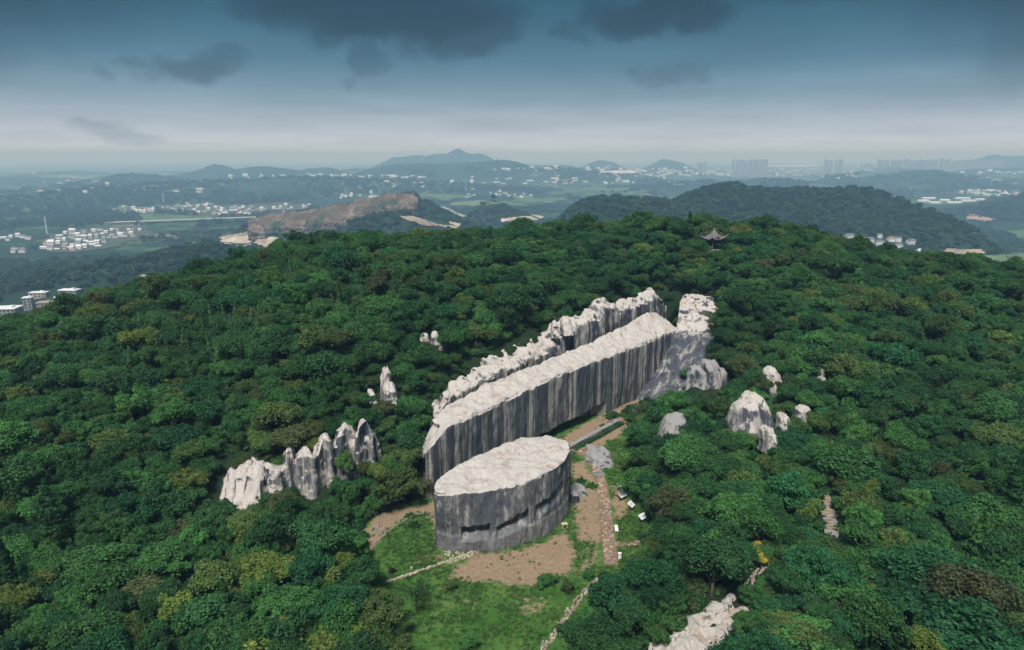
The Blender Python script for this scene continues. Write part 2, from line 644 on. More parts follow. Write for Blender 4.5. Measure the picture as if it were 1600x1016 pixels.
for sx_, sy_, yy_ in skyline:
    p_ = aty(sx_, sy_, yy_)
    zr = p_[2] - 6.0
    ctrl.append((p_[0], p_[1], zr))
    for dy_, dz_ in ((35, -5), (90, -28), (220, -88), (400, -135)):
        k_ = (yy_ + dy_) / yy_
        ctrl.append((p_[0] * k_, yy_ + dy_, max(zr + dz_, -140)))
ctrl += [(54, 202, 27.5)]
ctrl += [(0, -60, -12), (-150, 0, -20), (150, 0, -10), (-190, 110, -15), (200, 120, -5), (-300, 0, -110), (300, 0, -110), (0, -300, -110), (-350, 250, -130), (400, 250, -130),
         (-400, -200, -140), (400, -200, -140)]
ctrl = np.array(ctrl, float)


def _tps(r2):
    return np.where(r2 > 1e-9, 0.5 * r2 * np.log(r2 + 1e-12), 0)


_n = len(ctrl)
_c = ctrl[:, :2] / 100.0
_K = _tps(((_c[:, None] - _c[None]) ** 2).sum(-1)) + np.eye(_n) * 0.002
_Pm = np.concatenate([np.ones((_n, 1)), _c], 1)
_A = np.block([[_K, _Pm], [_Pm.T, np.zeros((3, 3))]])
_w = np.linalg.solve(_A, np.concatenate([ctrl[:, 2], np.zeros(3)]))


def near_h(x, y):
    sh = np.shape(x)
    x = np.ravel(x) / 100.0
    y = np.ravel(y) / 100.0
    out = np.empty_like(x)
    for i in range(0, len(x), 40000):
        s = slice(i, i + 40000)
        r2 = (x[s, None] - _c[None, :, 0]) ** 2 + (y[s, None] - _c[None, :, 1]) ** 2
        out[s] = _tps(r2) @ _w[:_n] + _w[_n] + _w[_n + 1] * x[s] + _w[_n + 2] * y[s]
    return out.reshape(sh)


# far hills: photo column and row of the top, distance, half width (photo px), half depth (m), exponent
hills = []


def add_hill(px, row, dist, hw, depth, p=2.0, tilt=0.0):
    x, y, z = aty(px, row, dist)
    base = PLAIN - (x * x + y * y) / (2 * 6.371e6)
    hills.append((x, y, max(z - base, 3), hw * dist / FPX, depth, p, tilt))


# wooded hill right of centre
for a in [(945, 309, 1200, 85, 190, 2.3), (1020, 318, 1200, 80, 190, 2), (1120, 302, 1230, 100, 210, 2.4), (1200, 298, 1260, 120, 220, 2.6), (1290, 303, 1260, 110, 220, 2.6),
          (1370, 311, 1230, 90, 210, 2.4), (1430, 330, 1180, 75, 190, 2), (1480, 360, 1120, 60, 150, 2), (1160, 345, 1080, 300, 120, 3)]:
    add_hill(*a)
# quarried ridge left of centre
for a in [(636, 304, 1530, 62, 110, 2.0), (575, 319, 1530, 60, 80, 2.2), (500, 331, 1530, 70, 70, 2.4), (430, 342, 1520, 60, 60, 2.4), (685, 333, 1500, 50, 100, 2),
          (618, 333, 1270, 85, 105, 2), (560, 350, 1260, 60, 90, 2), (705, 345, 1400, 60, 80, 2)]:
    add_hill(*a)
add_hill(770, 313, 1750, 36, 95, 1.35)
add_hill(790, 335, 1720, 75, 110, 2)
# wooded spurs in the left valley
for a in [(330, 384, 950, 150, 160, 2), (180, 418, 860, 170, 150, 2), (430, 374, 1080, 70, 110, 2), (880, 345, 1500, 60, 120, 2), (60, 425, 1000, 80, 120, 2)]:
    add_hill(*a)
# low ridges of the middle distance
for a in [(40, 303, 2900, 150, 300, 2), (135, 296, 3150, 150, 320, 2), (262, 288, 3400, 95, 320, 2), (350, 286, 3500, 110, 340, 2), (480, 280, 3750, 140, 380, 2),
          (620, 284, 3800, 120, 360, 2)]:
    add_hill(*a)
for a in [(205, 272, 4300, 72, 400, 2), (340, 256, 5400, 30, 400, 1.3), (330, 266, 5400, 62, 500, 2), (410, 261, 5000, 72, 450, 2), (500, 261, 5600, 40, 450, 2),
          (560, 264, 5300, 60, 450, 2), (640, 256, 5000, 85, 500, 2), (780, 249, 5000, 62, 500, 1.7), (720, 255, 5100, 120, 500, 2), (860, 259, 5000, 110, 500, 2), (930, 261, 5400, 80, 500, 2),
          (20, 277, 5000, 90, 450, 2), (110, 268, 6500, 60, 500, 2), (250, 268, 6800, 60, 500, 2)]:
    add_hill(*a)
for a in [(716, 231, 7600, 24, 700, 1.5), (690, 240, 7600, 42, 700, 2), (745, 240, 7600, 36, 700, 2), (630, 246, 7600, 40, 700, 2), (650, 243, 7600, 25, 700, 2),
          (1045, 249, 7600, 26, 700, 2), (940, 251, 7600, 30, 700, 2)]:
    add_hill(*a)
for a in [(1322, 272, 4100, 30, 350, 1.8), (1450, 266, 4200, 70, 380, 2), (1400, 273, 4200, 60, 380, 2), (1540, 275, 4300, 60, 380, 2), (1400, 262, 6200, 70, 500, 2),
          (1560, 262, 5600, 80, 500, 2), (1570, 243, 8000, 40, 700, 2), (1630, 241, 8000, 60, 700, 2), (1640, 300, 2300, 60, 250, 2), (1590, 322, 2150, 50, 200, 2), (1180, 283, 3800, 150, 350, 2)]:
    add_hill(*a)


def far_h(x, y):
    base = PLAIN + 2.5 * fbm(x / 400, y / 400, octaves=3, seed=5) - (x * x + y * y) / (2 * 6.371e6)
    acc = np.zeros_like(np.asarray(x, float))
    for hx, hy, A, w, d, p, _t in hills:
        u = np.abs(x - hx) / w
        v = np.abs(y - hy) / d
        m = (u < 3.2) & (v < 3.2)
        if not np.any(m):
            continue
        h = np.zeros_like(acc)
        h[m] = A * np.exp(-0.7 * u[m] ** p) * np.exp(-0.7 * v[m] ** 2)
        acc += h ** 7
    acc = acc ** (1 / 7)
    rough = fbm(x / 160, y / 160, octaves=4, seed=9)
    return base + acc * (1 + 0.07 * rough)


def height(x, y):
    x = np.atleast_1d(np.asarray(x, float))
    y = np.atleast_1d(np.asarray(y, float))
    r = np.hypot(x, y)
    z = np.empty_like(x)
    nm = r < 760
    fm = r > 330
    zn = np.zeros_like(x)
    zf = np.zeros_like(x)
    if nm.any():
        xn, yn = x[nm], y[nm]
        h = near_h(xn, yn)
        h = h + (0.5 * fbm(xn / 14, yn / 14, octaves=3, seed=3) + 1.5 * fbm(xn / 60, yn / 60, octaves=2, seed=4)) * sstep(8, 30, np.abs(h) + 8)
        cl = (np.hypot(xn, yn - 110) < 120)
        if cl.any():
            xx, yy = xn[cl], yn[cl]
            d = dist_poly(xx, yy, pit_poly)
            d[in_poly(xx, yy, pit_poly)] = 0
            wd = np.where((yy > 100) & (xx < 0.56 * (yy - 100) - 9), 2.0, 6.5)
            f = sstep(0, 1, d / wd)
            h[cl] = h[cl] * f + (-0.35) * (1 - f)
        zn[nm] = h
    if fm.any():
        zf[fm] = far_h(x[fm], y[fm])
    k = sstep(400, 740, r)
    z = zn * (1 - k) + zf * k
    z[r < 330] = zn[r < 330]
    return z


def ground_at(px, py, tmin=20.0, tmax=40000.0):
    """where rays through photo points meet the terrain beyond distance tmin"""
    px = np.atleast_1d(np.asarray(px, float))
    py = np.atleast_1d(np.asarray(py, float))
    rx, ry, rz = ray(px, py)
    rx, ry, rz = rx * np.ones_like(px), ry * np.ones_like(px), rz * np.ones_like(px)
    t = np.full(px.shape, float(tmin))
    lo = t.copy()
    done = np.zeros(px.shape, bool)
    while not done.all() and t.max() < tmax:
        z = CAMZ + rz * t
        below = (z < height(rx * t, ry * t)) & ~done
        done |= below
        act = ~done
        lo[act] = t[act]
        t[act] *= 1.02
        if act.any() and t[act].max() > tmax:
            break
    hi = t.copy()
    for _ in range(14):
        m = 0.5 * (lo + hi)
        b = (CAMZ + rz * m) < height(rx * m, ry * m)
        hi = np.where(b, m, hi)
        lo = np.where(b, lo, m)
    x, y = rx * hi, ry * hi
    return x, y, height(x, y), done


# ------------------------------------------------------------------ terrain mesh
def terrain_mat():
    k = NM('ground')
    P = k.pos((1, 1, 0))
    near = k.ramp(k.noise(P, 0.3, 6, 0.7), [(0, (.010, .030, .012)), (.5, (.020, .046, .017)), (1, (.045, .055, .028))])
    g = k.new('ShaderNodeNewGeometry')
    ln = k.new('ShaderNodeVectorMath', operation='LENGTH')
    k.t.links.new(g.outputs['Position'], ln.inputs[0])
    # patchwork of fields and copses on the plain
    w = k.noise(P, 0.0016, 5, 0.6, 0.4)
    cell = k.voronoi(k.mix(0.9, P, k.noise(P, 0.01, 2, 0.5, out=1), 'ADD'), 0.0085, out='Color')
    sc = k.new('ShaderNodeSeparateColor')
    k.t.links.new(cell, sc.inputs[0])
    field = k.ramp(sc.outputs[0], [(0, (.030, .085, .034)), (.3, (.048, .12, .044)), (.55, (.085, .16, .055)), (.75, (.12, .17, .07)), (.9, (.21, .18, .12)), (1, (.035, .08, .035))])
    wood = k.ramp(k.noise(P, 0.02, 6, 0.7), [(0, (.010, .030, .018)), (.5, (.018, .048, .025)), (1, (.03, .065, .03))])
    fw = k.math('ADD', w, k.math('MULTIPLY', k.math('SUBTRACT', k.noise(P, 0.012, 5, 0.65), 0.5), 0.5))
    far = k.mix(k.mrange(fw, 0.50, 0.57), wood, field)
    # hill slopes are wooded
    sep = k.new('ShaderNodeSeparateXYZ')
    k.t.links.new(g.outputs['Normal'], sep.inputs[0])
    far = k.mix(k.mrange(sep.outputs[2], 0.994, 0.982), far, wood)
    # hamlets too far off to tell apart
    hm = k.noise(P, 0.0011, 3, 0.5)
    hv = k.voronoi(P, 0.022, out='Distance')
    hmk = k.math('MULTIPLY', k.mrange(hm, 0.56, 0.62), k.mrange(hv, 0.34, 0.24))
    hmk = k.math('MULTIPLY', hmk, k.mrange(ln.outputs['Value'], 3300, 4200))
    far = k.mix(k.math('MULTIPLY', hmk, k.mrange(sep.outputs[2], 0.985, 0.997)), far, (.55, .54, .54))
    col = k.mix(k.mrange(ln.outputs['Value'], 300, 600), near, far)
    k.bump(k.noise(P, 0.05, 8, 0.75), 0.9, 8.0)
    return k.color(col)


def build_terrain():
    az = np.concatenate([np.arange(-180, -50, 4.0), np.arange(-50, 50.01, 0.25), np.arange(54, 180.1, 4.0)])
    az = np.radians(az)
    rr = [4.0]
    while rr[-1] < 46000:
        r = rr[-1]
        rr.append(r + (3.0 if r < 45 else 0.75 if r < 235 else max(0.75, r * 0.011)))
    rr = np.array(rr)
    A, R = np.meshgrid(az, rr)
    x, y = R * np.sin(A), R * np.cos(A)
    z = height(x.ravel(), y.ravel()).reshape(x.shape)
    v = np.stack([x, y, z], -1).reshape(-1, 3)
    f = grid_faces(len(az), len(rr))[:, ::-1]
    n = len(v)
    v = np.concatenate([v, [[0, 0, float(height(0., 0.)[0])]]])
    me = mesh_from('ground', v, f.copy(), M_GROUND)
    o = link('ground', me)
    tag(o, kind='structure')
    return o


M_GROUND = terrain_mat()
build_terrain()


# ------------------------------------------------------------------ cut rock masses
def crom(pts, n, ends=0.0):
    """smooth resample of a polyline (Catmull-Rom), optionally denser at both ends"""
    p = np.asarray(pts, float)
    seg = np.linalg.norm(np.diff(p, axis=0), axis=1)
    tt = np.concatenate([[0], np.cumsum(seg)])
    tt /= tt[-1]
    u = np.linspace(0, 1, n)
    if ends:
        u = (1 - ends) * u + ends * (0.5 - 0.5 * np.cos(pi * u))
    q = np.vstack([2 * p[0] - p[1], p, 2 * p[-1] - p[-2]])
    idx = np.clip(np.searchsorted(tt, u, side='right') - 1, 0, len(p) - 2)
    s = ((u - tt[idx]) / (tt[idx + 1] - tt[idx]))[:, None]
    p0, p1, p2, p3 = q[idx], q[idx + 1], q[idx + 2], q[idx + 3]
    c = 0.5 * ((2 * p1) + (-p0 + p2) * s + (2 * p0 - 5 * p1 + 4 * p2 - p3) * s ** 2 + (-p0 + 3 * p1 - 3 * p2 + p3) * s ** 3)
    return c, u


def grid_normals(g):
    du = np.gradient(g, axis=1)
    dv = np.gradient(g, axis=0)
    n = np.cross(du, dv)
    return n / (np.linalg.norm(n, axis=-1, keepdims=True) + 1e-9)


def loft_rock(name, stations, nu, nv, nw, mat, zb=-0.8, amp=0.25, top_amp=0.3, seed=1, ends=0.6, carve=None, rim=0.35, blocky=0.0, parent=None):
    """stations: (front x, front y, front top z, back x, back y, back top z, batter).
    Sections run from the foot of the front face, over the top, to the foot of the back face."""
    st, u = crom(stations, nu, ends)
    F, B = st[:, 0:2], st[:, 3:5]
    zf, zk, bat = st[:, 2], st[:, 5], st[:, 6]
    v = np.linspace(0, 1, nv) ** 1.0
    w = np.linspace(0, 1, nw)[1:-1]
    mid = 0.5 * (F + B)
    out = F - B
    out /= (np.linalg.norm(out, axis=1, keepdims=True) + 1e-6)
    rows = []
    for t in v:          # front face upward; the batter moves the foot outward (+) or inward (-)
        z = zb + (zf - zb) * t
        p = F + out * (bat * (1 - t))[:, None]
        rows.append(np.column_stack([p, z]))
    for t in w:
        p = F * (1 - t) + B * t
        z = zf * (1 - t) + zk * t
        rows.append(np.column_stack([p, z]))
    for t in v[::-1]:
        z = zb + (zk - zb) * t
        rows.append(np.column_stack([B, z]))
    g = np.array(rows)
    kind = np.concatenate([np.zeros(nv), np.ones(nw - 2), np.full(nv, 2)])[:, None] * np.ones((1, nu))
    # horizontal outward direction along the plan
    nrm = grid_normals(g)
    if nrm[nv + (nw - 2) // 2, nu // 2, 2] < 0:
        nrm = -nrm
        flip = True
    else:
        flip = False
    x, y, z = g[..., 0], g[..., 1], g[..., 2]
    big = fbm(x / 5, y / 5, z / 9, 3, seed)
    med = fbm(x / 1.4, y / 1.4, z / 2.6, 4, seed + 50)
    rdg = fbm(x / 2.6, y / 2.6, z / 3.4, 4, seed + 90, ridged=True)
    groove = fbm(x / 0.8, y / 0.8, z / 14, 3, seed + 120)
    side = (kind != 1)
    disp = np.where(side, amp * (0.9 * big + 0.35 * med + 0.22 * groove) + blocky * rdg * 0.5, 0)
    g[..., :2] += nrm[..., :2] * disp[..., None]
    tdisp = top_amp * (0.6 * big + 0.55 * med + 0.35 * rdg) + blocky * (rdg * 0.8 + med * 0.5)
    ww = np.where(kind == 1, 1.0, 0.0)
    ww[:nv] = (np.linspace(0, 1, nv) ** 6)[:, None]
    ww[-nv:] = (np.linspace(1, 0, nv) ** 6)[:, None]
    g[..., 2] += tdisp * ww
    # ragged softened rim
    ri = nv - 1
    for rr_, sgn in ((ri, -1), (nv + nw - 2, 1)):
        for k_, a_ in ((0, 1.0), (1, .55), (-1, .55), (2, .22), (-2, .22), (3, .08), (-3, .08)):
            j = rr_ + k_
            if 0 <= j < g.shape[0]:
                g[j, :, 2] -= rim * a_ * (1.0 + 1.0 * vnoise(g[j, :, 0] * 0.4, g[j, :, 1] * 0.4, seed=seed + 7))
                g[j, :, :2] -= out * (-sgn) * (rim * 0.5 * a_)
    if carve:
        carve(g, u, v, nv, nw, out)
    # close the two ends by drawing each end section onto one curve
    f = grid_faces(nu, g.shape[0])
    if flip is False:
        pass
    else:
        f = f[:, ::-1]
    me = mesh_from(name, g.reshape(-1, 3), f.copy(), mat)
    return link(name, me, parent)


# --- the free-standing block with three recesses
def carve_block(g, u, v, nv, nw, out):
    x = g[:nv, :, 0]
    z = g[:nv, :, 2]
    front = (u > 0.02)[None, :] * np.ones_like(x)
    # lower course stands a little proud and is cut back on the left
    prow = sstep(3.0, 2.4, z) * 0.25
    # three recesses (x range, sill, lintel at left and right)
    for x0, x1, s0, l0, s1, l1, dep in ((-7.2, -3.3, 2.2, 4.0, 2.3, 4.1, 1.3), (-2.2, 2.2, 2.2, 3.5, 3.2, 5.1, 1.0), (3.4, 7.6, 3.5, 5.0, 4.5, 6.4, 0.9)):
        t = np.clip((x - x0) / (x1 - x0), 0, 1)
        sill = s0 + (s1 - s0) * t + 0.15 * vnoise(x * 1.1, z * 0, seed=4)
        lint = l0 + (l1 - l0) * t + 0.2 * vnoise(x * 1.3, z * 0, seed=14)
        m = sstep(x0 - .10, x0 + .30, x) * sstep(x1 + .30, x1 - .10, x) * sstep(sill - .55, sill + .75, z) * sstep(lint + .10, lint - .06, z)
        m *= (g[:nv, :, 1] < 100)
        prow = prow - m * dep
    prow = prow - 0.55 * sstep(-8.2, -9.6, x) * sstep(5.2, 3.0, z)
    g[:nv, :, :2] += out[None] * (prow * front)[..., None]


block_st = [(-11.0, 88.3, 8.7, -11.1, 88.6, 8.8, .0), (-10.6, 86.9, 9.0, -11.0, 90.0, 9.3, -.9), (-9.4, 86.3, 9.2, -10.2, 91.6, 9.8, -.8), (-7.6, 86.4, 9.3, -8.6, 93.6, 10.0, -.7),
            (-5.3, 86.9, 9.4, -6.4, 96.0, 10.2, -.3), (-1.8, 87.9, 9.4, -2.5, 100.0, 10.4, .1), (1.5, 89.3, 9.6, 1.4, 103.2, 10.6, .0), (4.6, 91.3, 9.9, 4.8, 104.7, 10.6, -.1),
            (7.0, 93.8, 10.1, 7.2, 104.0, 10.6, -.2), (8.5, 96.6, 10.4, 8.6, 102.0, 10.6, -.2), (8.95, 98.9, 10.5, 9.0, 99.3, 10.5, .0)]
o = loft_rock('quarried_block', block_st, 320, 90, 64, M_ROCK_BLOCK, amp=0.42, top_amp=0.36, seed=11, ends=.75, carve=carve_block, rim=.30)
tag(o, 'free-standing oval stone block with three recesses and a pale flat top', 'quarried stone')


# --- the long slab behind it
def carve_slab(g, u, v, nv, nw, out):
    x = g[:nv, :, 0]
    z = g[:nv, :, 2]
    base = 1.9 + 0.05 * (x - 5) + 0.25 * vnoise(x * 0.5, z * 0, seed=8)
    m = sstep(base + .12, base - .12, z) * sstep(-2.0, 1.0, x) * sstep(21, 17, x)
    g[:nv, :, :2] -= out[None] * (m * 3.0)[..., None]


NRM = (-.74, .66)


def slab_station(x, y, zf, zk, w=6.0, bat=0.0):
    return (x, y, zf, x + NRM[0] * w, y + NRM[1] * w, zk, bat)


slab_st = [(-14.6, 104.3, 6.6, -14.9, 104.9, 6.6, 0), (-14.3, 102.6, 7.6, -15.3, 107.6, 7.4, .3), (-13.2, 102.8, 9.2, -14.9, 109.0, 8.2, .2), (-11.4, 104.7, 10.7, -13.8, 110.2, 9.8, .1),
           slab_station(-10.0, 106.3, 11.5, 11.0, 5.2), slab_station(-7.4, 109.2, 11.6, 12.2, 5.8), slab_station(-1.2, 116.3, 12.1, 13.2), slab_station(4.9, 123.2, 12.6, 14.0),
           slab_station(10.9, 130.0, 13.0, 14.2), slab_station(16.5, 136.2, 13.0, 14.6), slab_station(22.2, 142.2, 13.0, 15.2), slab_station(29.1, 149.6, 13.1, 16.1),
           slab_station(34.5, 155.4, 13.2, 17.2, 6.5), slab_station(38.8, 159.9, 13.4, 17.6, 7.5), slab_station(41.5, 163, 13.0, 16.5, 7.5), slab_station(43.5, 166, 11, 14, 6.0)]
o = loft_rock('quarried_slab', slab_st, 520, 66, 40, M_ROCK, amp=0.28, top_amp=0.42, seed=23, ends=.45, carve=carve_slab, rim=.26)
tag(o, 'very long quarried stone slab with dark streaked face and sloping pale top', 'quarried stone')

# --- the rough back wall
def on_line(px, py, A, B):
    rx, ry, rz = ray(px, py)
    dx, dy = B[0] - A[0], B[1] - A[1]
    t = (A[0] * (-dy) + dx * A[1]) / (rx * (-dy) + dx * ry)
    return rx * t, ry * t, CAMZ + rz * t


A2, B2, C2 = [(a[0] + NRM[0] * 11, a[1] + NRM[1] * 11) for a in ((-13.9, 101.9), (10.9, 130), (38.8, 160))]
wall_px = [(682, 652), (690, 640), (702, 625), (722, 611), (745, 598), (770, 583), (785, 570), (800, 566), (820, 556), (842, 546), (862, 538), (880, 518), (893, 510), (905, 502)]
wall_px2 = [(915, 499), (928, 492), (938, 492), (946, 478), (960, 474), (972, 480), (985, 476), (1000, 470), (1012, 466), (1022, 461), (1034, 460), (1042, 474)]
wall_st = []
for i, (a, b) in enumerate(wall_px + wall_px2):
    p = on_line(a, b, A2, B2) if i < len(wall_px) else on_line(a, b, B2, C2)
    w = (2.6 + 1.3 * abs(sin(i * 1.7)) + (1.8 if 4 < i < 14 else 0)) * min(1, 0.4 + i / 4)
    zf = p[2] - (0.5 if i < 5 else 1.3)
    wall_st.append((p[0], p[1], zf, p[0] + NRM[0] * w, p[1] + NRM[1] * w, p[2] + .3, 0.3))
o = loft_rock('rock_wall', wall_st, 460, 44, 16, M_ROCK_WALL, amp=0.5, top_amp=0.5, seed=37, ends=.1, rim=.25, blocky=0.36)
tag(o, 'rough jagged rock wall standing behind the long quarried slab', 'rock wall')


# --- cliff closing the far end of the cutting
def sheet_rock(name, lines, nu, nv, mat, amp, seed, parent=None, blocky=0.5, furrow=None):
    """lines: list of polylines (same length) from the foot up over the top and down the back"""
    L = [crom(l, nu)[0] for l in lines]
    A = np.array(L)
    pts = np.stack([crom(A[:, i], nv)[0] for i in range(nu)], axis=1)
    nrm = grid_normals(pts)
    x, y, z = pts[..., 0], pts[..., 1], pts[..., 2]
    c = pts.mean(axis=(0, 1))
    if ((pts - c) * nrm).sum() < 0:
        nrm = -nrm
        fl = True
    else:
        fl = False
    d = amp * (fbm(x / 4, y / 4, z / 6, 3, seed) + 0.5 * fbm(x / 1.3, y / 1.3, z / 1.8, 3, seed + 30)) + blocky * fbm(x / 2.2, y / 2.2, z / 3, 4, seed + 60, ridged=True) * 0.5
    if furrow:
        d += furrow(x, y, z)
    pts = pts + nrm * d[..., None]
    f = grid_faces(nu, nv)
    if fl:
        f = f[:, ::-1]
    return link(name, mesh_from(name, pts.reshape(-1, 3), f.copy(), mat), parent)


end_lines = [
    [(27.5, 148.5, -1), (31, 148, -1), (34, 147.5, 0), (37.5, 146, 1), (41, 144.5, 2.5)],
    [(34.5, 154, 6.5), (37.5, 153.5, 6.0), (40, 152.5, 6.0), (42, 151, 6.0), (44, 149.5, 6.5)],
    [(39.5, 160.5, 12.5), (40.6, 160.5, 12.6), (42.6, 160, 12.3), (45.2, 158.5, 11.6), (48.5, 156.0, 10.6)],
    [(42.0, 168, 16), (43.5, 167.5, 15.6), (45.8, 167, 15.2), (48.4, 165.5, 14.8), (51.0, 163.0, 13.6)],
    [(44.0, 174.5, 18.4), (46.3, 174.5, 19.6), (48.4, 174.2, 19.4), (51.0, 173, 18.8), (52.4, 171, 16.5)],
    [(45.0, 178, 16), (47.3, 178, 16.5), (50.0, 177.5, 16.5), (52.8, 176, 15.5), (54.0, 174, 14)],
]
o = sheet_rock('quarry_end_cliff', end_lines, 110, 200, M_ROCK_END, 0.45, 51, blocky=0.7,
               furrow=lambda x, y, z: -0.55 * np.abs(np.sin(0.55 * (x * 1.0 - 0.35 * z) + 0.4 * vnoise(x / 3, z / 3, seed=5))) ** 6 * (z < 13))
tag(o, 'pale topped cliff sloping down to dark furrowed slabs beyond the long slab', 'cliff')


# --- boulders and crags
def blade(rx, ry, h, seed, amp=0.28, n=(44, 34), lean=(0, 0), peak=0.55, rot=0.0):
    nu, nv = n
    th = np.linspace(0, 2 * pi, nu, endpoint=False)
    t = np.linspace(0, 1, nv)
    T, TH = np.meshgrid(t, th, indexing='ij')
    # profile: straight flanks then a quick turn into the top
    prof = np.where(T < peak, 1.0 - 0.25 * T / peak, 0)
    q = np.clip((T - peak) / (1 - peak), 0, 1)
    prof = np.where(T >= peak, 0.75 * np.cos(q * pi / 2) ** 0.8, prof)
    zz = np.where(T < peak, T / peak * 0.72, 0.72 + 0.28 * np.sin(q * pi / 2))
    cx = np.sign(np.cos(TH)) * np.abs(np.cos(TH)) ** 0.75
    cy_ = np.sign(np.sin(TH)) * np.abs(np.sin(TH)) ** 0.75
    x, y, z = cx * prof * rx, cy_ * prof * ry, zz * h
    s = seed * 13.7
    m = min(rx, ry)
    k = 1 + amp * (0.9 * fbm(x / (1.3 * m) + s, y / (1.3 * m), z / (3.0 * m), 2, seed) + 0.42 * fbm(x / (.7 * m) + s, y / (.7 * m), z / (1.6 * m), 3, seed + 5, ridged=True))
    x, y = x * k, y * k
    z = z * (1 + 0.22 * amp * fbm(x / (.8 * m), y / (.8 * m), z * 0 + s, 4, seed + 9, ridged=True))
    x = x + lean[0] * z
    y = y + lean[1] * z
    v = np.stack([x * cos(rot) - y * sin(rot), x * sin(rot) + y * cos(rot), z], -1)
    return v.reshape(-1, 3), grid_faces(nu, nv, wrap=True)[:, :]


def fix_wrap(nu, nv):
    a = np.arange(nu * nv).reshape(nv, nu)
    b = np.roll(a, -1, axis=1)
    return np.stack([a[:-1], b[:-1], b[1:], a[1:]], axis=-1).reshape(-1, 4)


def rock(name, loc, rx, ry, h, seed, mat, parent=None, n=(44, 34), **kw):
    v, _ = blade(rx, ry, h, seed, n=n, **kw)
    me = mesh_from(name, v, fix_wrap(*n).copy(), mat)
    return link(name, me, parent, loc)


OBST = []      # (x, y, r) kept free of trees


def crag(name, label, items, mat=M_ROCK_CRAG, cat='rock outcrop', group=None):
    root = empty(name, items[0][0])
    tag(root, label, cat, group)
    bx_, by_, bz_ = items[0][0]
    for i, (loc, rx, ry, h, rot, lean, peak) in enumerate(items):
        rock('pinnacle', (loc[0] - bx_, loc[1] - by_, loc[2] - bz_), rx, ry, h, 100 + i * 7 + int(abs(loc[0]) * 3), mat, root, rot=rot, lean=lean, peak=peak, amp=0.36)
        OBST.append((loc[0], loc[1], max(rx, ry) * 0.8))
    return root


def item(px, row_base, row_top, zb, half_px, depth=2.2, rot=0.0, lean=(0, 0.15), peak=.5):
    x, y, z = atz(px, row_base, zb)
    zt = aty(px, row_top, y + 0.5)[2]
    rx = half_px / FPX * y / cos(PITCH)
    return ((x, y, zb - 1.0), rx, depth, zt - zb + 1.0, rot, lean, peak)


def ridge_crag(name, label, prof, seed, nu=330, depth=3.0):
    st = []
    for (a, rb, rt, zb, bat) in prof:
        x, y, _ = atz(a, rb, zb)
        y2 = y + bat
        zt = aty(a, rt, y2 + .6)[2]
        st.append((x * y2 / y, y2, zt - .3, x * (y2 + depth) / y, y2 + depth, zt - 1.4, bat))
    o = loft_rock(name, st, nu, 56, 12, M_ROCK_CRAG, zb=0.5, amp=.42, top_amp=.30, seed=seed, ends=.2, rim=.30, blocky=.36)
    tag(o, label, 'rock outcrop')
    for q in st:
        OBST.append((q[0], q[1] + 1, 1.6))
    return o


ridge_crag('white_crag', 'row of jagged white rock pinnacles among trees left of the big block', [
    (345, 770, 768, 3, 1.5), (354, 776, 750, 3, 5.0), (370, 782, 737, 3, 6.5), (388, 786, 719, 3, 7.0), (402, 786, 713, 3, 6.0), (410, 786, 722, 3, 4.4), (418, 786, 721, 3, 3.6), (428, 786, 725, 3, 2.4),
    (440, 782, 727, 3, 1.8), (449, 776, 722, 3, 1.6), (454, 772, 700, 3, 1.5), (460, 770, 698, 3, 1.5), (465, 772, 716, 3, .8), (472, 776, 706, 3, 1.2), (480, 778, 699, 3, 1.8), (488, 778, 703, 3, 1.6),
    (494, 776, 712, 3, .9), (502, 770, 697, 3, 1.4), (510, 762, 679, 3.5, 2.0), (518, 760, 677, 4, 2.0), (524, 756, 692, 4, 1.4), (530, 752, 690, 4, 1.2), (536, 748, 672, 4.5, 1.6), (544, 744, 662, 5, 2.8),
    (554, 740, 666, 5, 2.8), (560, 734, 674, 5.5, 1.6), (566, 726, 656, 6, 1.8), (575, 722, 656, 6, 1.8), (584, 714, 670, 6.5, 1.2), (593, 700, 688, 7, .5)], 131)
crag('white_boulders', 'sloping white boulders at the left end of the row of jagged pinnacles', [
    item(357, 777, 754, 3, 15, 3.0, .3, (.1, .8), .25), item(375, 781, 742, 3, 19, 3.2, .2, (.1, .8), .25), item(398, 783, 738, 3, 19, 2.6, .1, (0, .5), .3), item(362, 762, 742, 4.5, 14, 2.6, .4, (.2, .6), .3)])
crag('white_pinnacle', 'tall narrow white rock pinnacle in the forest above the left crags', [
    item(605, 636, 580, 9.0, 10, 1.8, .1, (0, .1), .7), item(611, 645, 603, 8.5, 12, 2.2, .3, (0, .1), .5), item(588, 640, 611, 9, 8, 1.4, .2, (-.2, .1), .5)])
crag('hollow_rock', 'small pale rock cluster on the slope above the rock wall', [
    item(668, 552, 524, 15.0, 9, 1.4, .2, (-.1, .1), .6), item(680, 549, 521, 15.2, 10, 1.3, .0, (.0, .2), .6), item(689, 555, 534, 15, 7, 1.2, .3, (.2, .1), .5)])
crag('grey_boulder', 'rounded grey boulder among bushes right of the stone path', [
    item(1056, 690, 652, 3.5, 25, 3.0, .1, (0, .2), .2)], M_ROCK_GREY, 'boulder')
crag('split_boulder', 'big boulder with a grey left side and a white right side', [
    item(1166, 676, 628, 5.5, 25, 3.4, .3, (.05, .2), .22), item(1184, 674, 625, 5.8, 17, 3.0, .6, (.1, .35), .18)], M_ROCK, 'boulder')
crag('upper_white_rock', 'cracked white rock in the undergrowth above the split boulder', [
    item(1208, 605, 578, 9.5, 13, 2.0, .2, (.0, .3), .5), item(1198, 615, 592, 9, 13, 2.0, .6, (0, .3), .5), item(1208, 622, 600, 8.6, 11, 1.8, .6, (0, .3), .4)])
